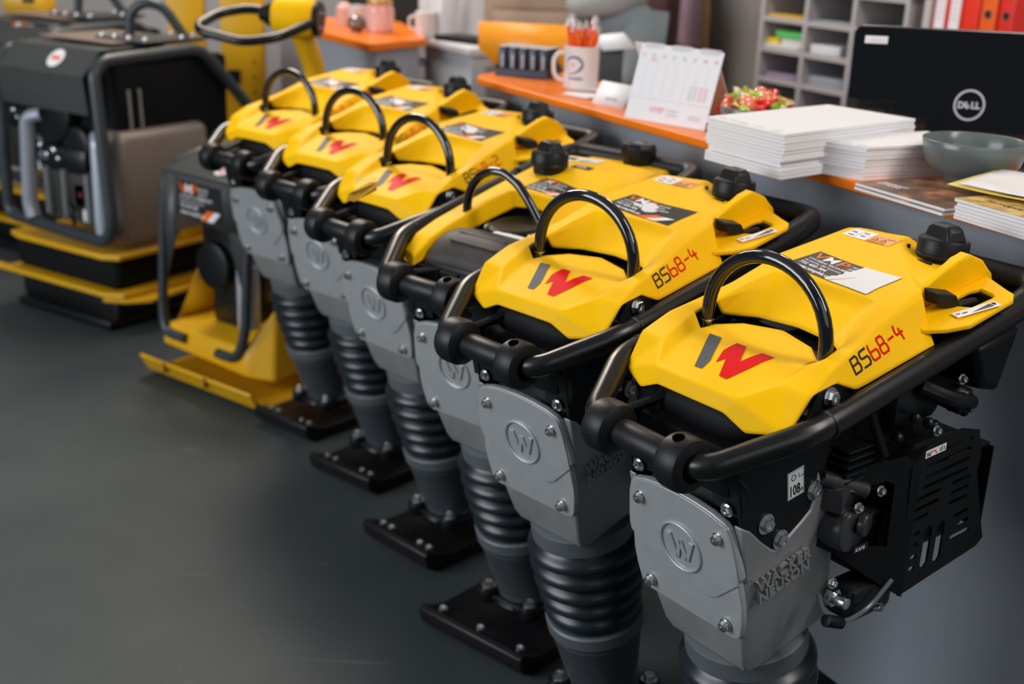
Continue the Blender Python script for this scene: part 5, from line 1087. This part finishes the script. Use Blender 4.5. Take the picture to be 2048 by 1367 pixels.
# chair with a dark red back
ch = thing('office_chair', 'dark red and black office chair behind the seated person', 'chair', (.270, 4.585, 0), RC); 
mb = MB(); mb.box((0, .02, .36), (.46, .44, .08), bev=.03, seg=3); obj('seat', mb, mat('dark_red_fabric', (.05, .012, .015), .8), ch)
mb = MB(); mb.box((-.06, .27, .88), (.30, .07, .62), bev=.03, seg=3); obj('backrest', mb, mat('dark_red_fabric', (.05, .012, .015), .8), ch)
mb = MB(); mb.cyl((0, .02, .06), (0, .02, .33), .03, n=14); mb.box((0, .26, .48), (.06, .03, .3), bev=.006); obj('column', mb, BLK, ch)
for k in range(5): mb = MB(); a = k*2*PI/5; mb.tube([V(0, .02, .07), V(.26*math.cos(a), .02+.26*math.sin(a), .05)], .018, n=8); mb.cyl((.26*math.cos(a)-.012, .02+.26*math.sin(a), .028), (.26*math.cos(a)+.012, .02+.26*math.sin(a), .028), .028, n=14); obj('chair_foot', mb, BLK, ch)
# coats hanging on the wall
hk = K(-1.42, 1.80, 1.62)
def coat(off, col, nm, lb, w=.10, L=.72, seed=1):
    rnd = random.Random(seed); mb = MB(); n = 18; rows = []
    for j in range(12):
        v = j/11; ww = w*(.35+.75*v**.6); dd = .045*(.6+.6*v); z = -v*L
        rows.append([V(ww*math.cos(2*PI*i/n)*(1+.10*math.sin(3*i+seed)), dd*math.sin(2*PI*i/n)*(1+.25*math.sin(5*i+2*seed)), z+.02*math.sin(i*1.3+seed)*v) for i in range(n)])
    mb.poly([p for r in rows for p in r], [(j*n+i, j*n+(i+1) % n, (j+1)*n+(i+1) % n, (j+1)*n+i) for j in range(11) for i in range(n)]+[tuple(range(n)), tuple(range(11*n, 12*n))], smooth=True)
    o = obj('coat', mb, mat(nm, col, .8, var=.2, vscale=20, bump=.3, bscale=80), None, ang=80); o.location = hk+off; o.rotation_euler = (0, 0, RC); tag(o, lb, 'coat', 'coats on the wall hooks')
coat(US*(-.02)-UT*.04, (.42, .27, .12), 'tan_wool', 'tan coat hanging on the grey wall behind the desk', .13, .98, 1); coat(US*.075-UT*.13, (.30, .20, .26), 'mauve_wool', 'mauve scarf-like coat hanging beside the tan coat', .05, .70, 2); coat(US*(-.30)-UT*.05, (.012, .010, .012), 'black_wool', 'black coat hanging left of the tan coat', .13, .95, 3)
mb = MB(); mb.box((0, 0, 0), (.62, .02, .07), bev=.003); 
for x in (-.24, -.02, .10, .2): mb.tube([V(x, -.01, 0), V(x, -.05, -.01), V(x, -.06, .02)], .005, n=8)
o = obj('coat_rack', mb, WOOD); o.location = hk+V(0, 0, .02)+UT*.015; o.rotation_euler = (0, 0, RC); tag(o, 'timber coat rack on the grey wall above the coats', 'coat rack')
# ------------------------------------------------------------------ yellow steel posts and the far compactor's handle
GREYP = mat('dark_grey_powdercoat', (.055, .060, .058), .42, var=.08, vscale=8, bump=.05, bscale=400)
TUBEG = mat('grey_tube', (.034, .042, .048), .36)
for x, y, w_, lb in ((-1.342, 5.0, .147, 'yellow steel post farther left behind the compactors'), (-1.119, 5.0, .171, 'yellow steel post nearer the middle, with a small black latch')):
    t = thing('yellow_post', lb, 'post', (x, y, 0), D(2)); mb = MB(); mb.box((0, 0, 1.1), (w_, .05, 2.2), bev=.006); obj('post_body', mb, YPOST, t)
    mb = MB(); mb.box((0, 0, .006), (w_+.02, .20, .012), bev=.002); obj('base_plate', mb, YPOST, t)
    if x > -1.2: mb = MB(); mb.box((-.035, -.032, .76), (.050, .02, .055), bev=.005); obj('latch', mb, BLK, t); mb = MB(); [mb.box((.045, -.0255, .70+k*.02), (.012, .002, .008)) for k in (0, 3, 6)]; obj('markings', mb, DKR, t)
# far compactor with a barrel-headed pole and black loop handle
fp_ = thing('pole_compactor', 'yellow centre-pole compactor with barrel head and black loop handle', 'compactor', (-.70, 3.95, 0), 0)
mb = MB(); mb.tube([V(.055, .05, .20), V(.040, .02, .92), V(.010, -.02, 1.02), V(-.005, -.04, 1.07)], .046, n=16, fil=.08, rs=None, flat=.75); obj('pole', mb, YPOST, fp_)
mb = MB(); ax = V(1, -.12, -.05).normalized(); mb.lathe([(0, -.085), (.044, -.085), (.060, -.070), (.065, -.02), (.063, .03), (.056, .046), (0, .046)], V(.010, -.06, 1.088), ax, 32); obj('barrel_head', mb, mat('yellow_plastic', (.9, .5, .01), .4), fp_)
mb = MB(); mb.lathe([(0, 0), (.054, 0), (.055, .008), (.050, .018), (0, .019)], V(.010, -.06, 1.088)+ax*.046, ax, 28); cpn = obj('black_end', mb, BLK, fp_); mb = MB(); mb.lathe([(.044, 0), (.032, .02), (.020, .045), (0, .045)], V(.010, -.06, 1.088)-ax*.085, -ax, 20); obj('black_cone', mb, BLK, fp_)
for a in (.6, 2.4, 4.5): mb = MB(); x_, y_ = frame(ax); mb.ell(V(.010, -.06, 1.088)+ax*.064+x_*.026*math.cos(a)+y_*.026*math.sin(a), (.005, .005, .005), n=10); obj('screw', mb, ZINC, cpn)
mb = MB(); mb.tube([V(-.055, -.05, 1.093), V(-.15, -.04, 1.108), V(-.24, -.07, 1.092), V(-.285, -.15, 1.062), V(-.27, -.20, 1.048), V(-.13, -.24, 1.024), V(-.03, -.22, 1.040), V(.055, -.12, 1.078)], .0145, n=14, fil=.035); obj('loop_handle', mb, BTUBE, fp_)
mb = MB(); mb.box((.05, .06, .03), (.30, .17, .05), rot=D(-37), bev=.012); mb.box((.05, .06, .13), (.24, .15, .18), rot=D(-37), bev=.02); obj('base_plate', mb, YPAINT, fp_)
mb = MB(); mb.box((.05, .06, .30), (.18, .14, .18), rot=D(-37), bev=.03); obj('engine', mb, BROUGH, fp_)

# ------------------------------------------------------------------ small plate compactor in front
def dealer_front(t, o, ux, uy, w_, h_, par):
    mb = MB(); sticker_vmp(mb, o, ux, uy, w_, h_, 0); obj('dealer_sticker', mb, None, par, ang=80)
def round_sticker(o, n, r, par):
    mb = MB(); x_, y_ = frame(n); mb.lathe([(0, .0006), (r, .0006), (r, 0)], o, n, 28, WHT); mb.prism([(-r*.5, -r*.25), (-r*.2, -r*.25), (0, .05*r), (r*.2, -r*.25), (r*.5, -r*.25), (r*.55, r*.3), (r*.3, r*.3), (.2*r, 0), (0, r*.3), (-.2*r, 0), (-r*.3, r*.3), (-r*.55, r*.3)], Vector(o)+Vector(n)*.0008, x_, y_, .0003, RED); obj('round_sticker', mb, None, par, ang=80)
sm = thing('plate_compactor', 'small yellow plate compactor with grey roll frame left of the rammers', 'compactor', (-.975, 3.52, 0), D(-37))
mb = MB(); pr = [(-.062, .074), (-.055, .080), (-.02, .034), (.02, .022), (.40, .022), (.44, .07), (.448, .066), (.41, .0), (.02, .0), (-.03, .020)]
k = len(pr); x0, x1 = -.185, .330; A = [V(x0-.0*z, y, z) for y, z in pr]; B_ = [V(x1+.0*z, y, z) for y, z in pr]
mb.poly(A+B_, [tuple(range(k)), tuple(range(k, 2*k))]+[(i, (i+1) % k, k+(i+1) % k, k+i) for i in range(k)]); bp_ = obj('base_plate', mb, YPAINT, sm, bev=.004)
mb = MB()
for x in (-.06, .13): mb.box((x, -.05, .062), (.008, .03, .03))
obj('lip_seam', mb, mat('dark_seam', (.25, .10, .01), .6), bp_)
mb = MB(); P8 = [(-.195, .035, .085), (.205, .035, .068), (.285, .075, .062), (.30, .38, .07), (-.195, .38, .085), (-.19, .045, .155), (.195, .045, .155), (.235, .13, .285), (.26, .38, .285), (-.19, .38, .155)]
mb.poly([V(*p) for p in P8], [(0, 1, 6, 5), (1, 2, 7, 6), (2, 3, 8, 7), (3, 4, 9, 8), (4, 0, 5, 9), (0, 4, 3, 2, 1), (5, 6, 9), (6, 7, 8, 9)]); obj('yellow_body', mb, YPAINT, sm, bev=.012, seg=3)
mb = MB(); mb.poly([V(*p) for p in [(-.19, .10, .15), (-.19, .36, .15), (-.19, .36, .36), (-.19, .22, .36)]], [(0, 1, 2, 3)]); obj('left_wing', mb, YPAINT, sm, solid=.006)
mb = MB(); mb.box((-.0, .27, .14), (.38, .24, .02), bev=.004); obj('deck', mb, YPAINT, sm)
fr = None
mb = MB(); mb.tube([V(-.075, .035, .128), V(-.175, .035, .128), V(-.195, .045, .20), V(-.195, .075, .60), V(-.18, .09, .648), V(-.15, .20, .688), V(-.14, .32, .69)], .0155, n=14, fil=.045); fr = obj('roll_frame_tube', mb, TUBEG, sm)
mb = MB(); mb.tube([V(.075, .035, .118), V(.165, .035, .118), V(.195, .045, .20), V(.195, .075, .60), V(.18, .09, .648), V(.15, .20, .688), V(.14, .32, .69)], .0155, n=14, fil=.045); obj('roll_frame_tube', mb, TUBEG, sm)
mb = MB(); mb.box((-.0, .06, .645), (.36, .012, .014), rot=0, bev=.004)
mb.poly([V(*p) for p in [(-.175, .062, .645), (.185, .062, .645), (.165, .21, .700), (-.145, .21, .700), (.165, .40, .705), (-.145, .40, .705)]], [(0, 1, 2, 3), (3, 2, 4, 5)]); hd = obj('top_cover', mb, GREYP, sm, solid=.004, bev=.003)
for x, y, z in ((-.14, .20, .703), (-.10, .21, .704), (.10, .20, .704)): mb = MB(); mb.ell((x, y, z), (.010, .010, .006), n=12); obj('rivet', mb, ZINC, hd)
mb = MB()
for sg in (-1, 1): mb.poly([V(*p) for p in [(sg*.178, .060, .635), (sg*.108, .060, .635), (sg*.125, .060, .45), (sg*.178, .060, .30)]], [(0, 1, 2, 3)])
mb.poly([V(*p) for p in [(-.178, .061, .640), (.178, .061, .640), (.178, .061, .50), (.02, .061, .50), (-.125, .061, .52), (-.178, .061, .52)]], [(0, 1, 2, 3, 4, 5)]); fpn = obj('front_shield', mb, GREYP, sm, solid=.003)
dealer_front(sm, V(-.105, .056, .515), V(1, 0, 0), V(0, 0, 1), .20, .108, fpn); round_sticker(V(.045, .110, .664), V(0, -.36, .93).normalized(), .028, hd)
mb = MB(); mb.box((.0, .24, .40), (.22, .22, .24), bev=.03); mb.cyl((-.02, .10, .36), (-.02, .2, .36), .075, n=24, bev=.01); mb.box((0, .25, .22), (.20, .18, .14), bev=.02); mb.cyl((.11, .16, .42), (.11, .16, .26), .045, n=18); en = obj('engine', mb, BROUGH, sm)
mb = MB(); mb.cyl((.150, .10, .395), (.150, .10, .20), .034, n=20, bev=.004); mb.cyl((.150, .10, .395), (.150, .10, .425), .02, n=14); obj('silver_cylinder', mb, mat('pale_metal', (.5, .5, .52), .3, metal=.5), en)

# ------------------------------------------------------------------ large compactors
SILV = mat('silver_grey_guard', (.42, .46, .52), .35, metal=.3); TANK = mat('warm_grey_tank', (.27, .225, .195), .42, metal=.3, var=.06, vscale=6)
def large(lb, loc, rz, mirror_sticker=False):
    t = thing('plate_compactor', lb, 'compactor', loc, rz, 'large plate compactors')
    # lower sole with raised edges and black under-plate
    mb = MB(); mb.prism([(-.30, 0), (.24, 0), (.31, .03), (.32, .62), (-.30, .62)], (0, 0, .125), (1, 0, 0), (0, 1, 0), .018, YPAINT, bev=.005); mb.box((-.33, .01, .135), (.06, .03, .02), bev=.006)
    mb.prism([(.24, 0), (.31, .03), (.37, .10), (.35, .40), (.31, .40)], (0, 0, .110), (1, 0, 0), (0, 1, 0), .014, YPAINT, bev=.003); obj('lower_flange', mb, YPAINT, t)
    mb = MB(); mb.box((0, .32, .075), (.52, .56, .09), bev=.02); mb.box((0, .32, .02), (.50, .62, .035), bev=.012); obj('sole_plate', mb, BROUGH, t)
    mb = MB(); mb.box((.0, .31, .20), (.55, .55, .12), bev=.03, seg=3); obj('black_middle', mb, mat('matt_black_rubber', (.006, .007, .008), .8, spec=.15), t)
    mb = MB(); mb.prism([(-.25, .01), (-.19, -.01), (.26, -.01), (.315, .02), (.33, .58), (-.25, .58)], (0, 0, .262), (1, 0, 0), (0, 1, 0), .020, YPAINT, bev=.006); obj('upper_flange', mb, YPAINT, t)
    mb = MB(); mb.poly([V(*p) for p in [(.31, .27, .28), (.31, .48, .28), (.31, .44, .42), (.31, .36, .42)]], [(0, 1, 2, 3)]); obj('yellow_gusset', mb, YPAINT, t, solid=.01)
    # tube cage: front rectangle leaning back, top bar going rearwards
    mb = MB(); r = .021
    mb.tube([V(-.235, .0, .60), V(-.235, .0, .345), V(.285, .0, .325), V(.315, .0, .40), V(.262, .01, .880), V(.262, .05, .915), V(.285, .44, .935), V(.29, .52, .86), V(.29, .70, .68)], r, n=16, fil=.05); fr = obj('cage_tube', mb, TUBEG, t)
    mb = MB(); mb.tube([V(-.235, .0, .40), V(-.235, .01, .880), V(-.235, .05, .915), V(-.235, .44, .935), V(-.235, .52, .86), V(-.235, .70, .68)], r, n=16, fil=.05); obj('cage_tube', mb, TUBEG, t)
    # hood
    mb = MB(); mb.poly([V(*p) for p in [(-.22, -.005, .865), (.225, -.005, .865), (.225, .07, .945), (-.22, .07, .940), (.225, .52, .955), (-.22, .52, .95), (.225, .012, .74), (-.22, .012, .74)]], [(0, 1, 2, 3), (3, 2, 4, 5), (0, 1, 6, 7)]); hd = obj('hood', mb, GREYP, t, solid=.006, bev=.008, seg=3)
    mb = MB(); mb.prism([(-.19, .15), (.19, .15), (.19, .47), (-.19, .47)], (0, 0, .957), (1, 0, 0), (0, 1, 0), .003, mat('brown_lit_top', (.22, .16, .13), .5)); obj('top_plate', mb, None, hd)  # brown light on the hood top is put into this plate's colour
    if mirror_sticker: dealer_front(t, V(-.01, .013, .875), V(1, 0, 0), V(0, .62, .78).normalized(), .22, .09, hd)
    else: round_sticker(V(.050, .033, .908), V(0, -.72, .69).normalized(), .036, hd)
    # lifting eye
    mb = MB(); mb.tube([V(.10, .30, .965), V(.105, .305, 1.05), V(.15, .33, 1.085), V(.20, .37, 1.07), V(.245, .42, .965)], .017, n=14, fil=.06); ey = obj('lifting_eye', mb, TUBEG, t)
    mb = MB(); mb.prism([(.02, .22), (.27, .22), (.27, .50), (.15, .52), (.02, .34)], (0, 0, .960), (1, 0, 0), (0, 1, 0), .008, GREYP, bev=.002); ep = obj('eye_plate', mb, GREYP, t)
    for x, y in ((.04, .235), (.105, .235), (.175, .235), (.25, .240), (.045, .34), (.13, .46), (.22, .48), (.25, .40)): mb = MB(); mb.screw(V(x, y, .968), (0, 0, 1), .010, .012, ZINC); obj('plate_screw', mb, None, ep)
    # engine, black, with guards
    mb = MB(); mb.box((.0, .30, .66), (.36, .36, .36), bev=.04); mb.cyl((-.02, .03, .72), (-.02, .15, .72), .11, n=28, bev=.02); mb.cyl((.10, .04, .62), (.10, .15, .62), .07, n=24, bev=.015); mb.box((.04, .08, .57), (.26, .12, .10), bev=.03); en = obj('engine', mb, BROUGH, t)
    for x, y, z, r_ in ((.02, .016, .60, .014), (-.05, .016, .61, .011), (.045, .012, .575, .010), (-.09, .02, .77, .010)): mb = MB(); mb.ell((x, y, z), (r_, r_*.7, r_), n=12); obj('shiny_fitting', mb, mat('polished_steel', (.7, .73, .78), .15, metal=1.0), en)
    mb = MB(); mb.box((-.04, .022, .575), (.05, .02, .03), rot=0, bev=.008); obj('silver_bracket', mb, mat('polished_steel', (.7, .73, .78), .15, metal=1.0), en)
    for sg, x, zt in ((0, -.105, .70), (1, .250, .66)):
        mb = MB(); mb.tube([V(x+(.05 if sg == 0 else -.03), .04, zt+.012), V(x, .015, zt), V(x-.005+.02*sg, .0, .40), V(x+.01+.01*sg, -.0, .355)], .034 if sg == 0 else .024, n=12, fil=.04, flat=.7); obj('silver_guard', mb, SILV, t)
    mb = MB(); mb.box((.08, .06, .45), (.33, .06, .19), bev=.02); lo = obj('lower_front', mb, mat('dark_warm_metal', (.085, .085, .08), .35, metal=.5, var=.2, vscale=8), t)
    for x, w_ in ((-.03, .03), (.06, .03), (.19, .045)): mb = MB(); mb.tube([V(x, .025, .54), V(x+.008, .02, .38)], w_*.6, n=10, flat=.6); obj('lower_rib', mb, mat('grey_cast_rib', (.16, .17, .17), .4, metal=.3), lo)
    mb = MB(); mb.box((.13, .022, .46), (.045, .012, .07), bev=.008); obj('dark_opening', mb, mat('hole_black', (0, 0, 0), 1), lo); mb = MB(); mb.box((.145, .014, .465), (.014, .006, .018), bev=.003); obj('red_tab', mb, mat('dull_red_plastic', (.18, .01, .015), .6), lo); mb = MB(); mb.box((.165, .018, .395), (.032, .008, .042), bev=.004); obj('white_tag', mb, WHT, lo)
    mb = MB(); mb.tube([V(.10, .02, .41), V(.11, -.01, .44), V(.13, -.012, .40), V(.12, .0, .36)], .006, n=8, fil=.015); obj('black_hose', mb, BLK, lo)
    # side tank
    mb = MB(); mb.box((.255, .25, .495), (.12, .40, .385), bev=.035, seg=4); tk = obj('side_tank', mb, TANK, t)
    mb = MB(); mb.cyl((.315, .36, .56), (.325, .36, .56), .012, n=12); mb.ell((.318, .33, .40), (.006, .01, .01), n=10); obj('tank_fitting', mb, mat('dull_dark_metal', (.1, .1, .1), .3), tk)
    for y in (.13, .175): mb = MB(); mb.cyl((.285, y, .69), (.285, y-.005, .82), .006, n=10); obj('rod', mb, mat('pale_rod', (.45, .42, .36), .3, metal=.5), t)
    mb = MB(); mb.box((.18, .33, .76), (.20, .50, .30), bev=.02); obj('dark_bay', mb, mat('matt_black_rubber', (.006, .007, .008), .8), t)
    return t
large('large plate compactor at the left, round white sticker on its grey hood', (-1.6025, 4.1125, 0), D(-32.5))
large('large plate compactor half hidden at the far left, with dealer sticker', (-2.06, 4.92, 0), D(-32.5), True)
# yellow control head of a machine at the top left corner
t = thing('control_head', 'yellow control head on a grey pole at the top left corner', 'control head', (-2.10, 5.35, 0)); mb = MB(); mb.box((0, 0, .99), (.20, .12, .09), bev=.02); obj('yellow_case', mb, YPAINT, t); mb = MB(); mb.box((.02, -.062, 1.0), (.05, .01, .02), bev=.004); obj('black_slot', mb, BLK, t); mb = MB(); mb.cyl((0, 0, 0), (0, 0, .96), .03, n=14); obj('pole', mb, GREYP, t)
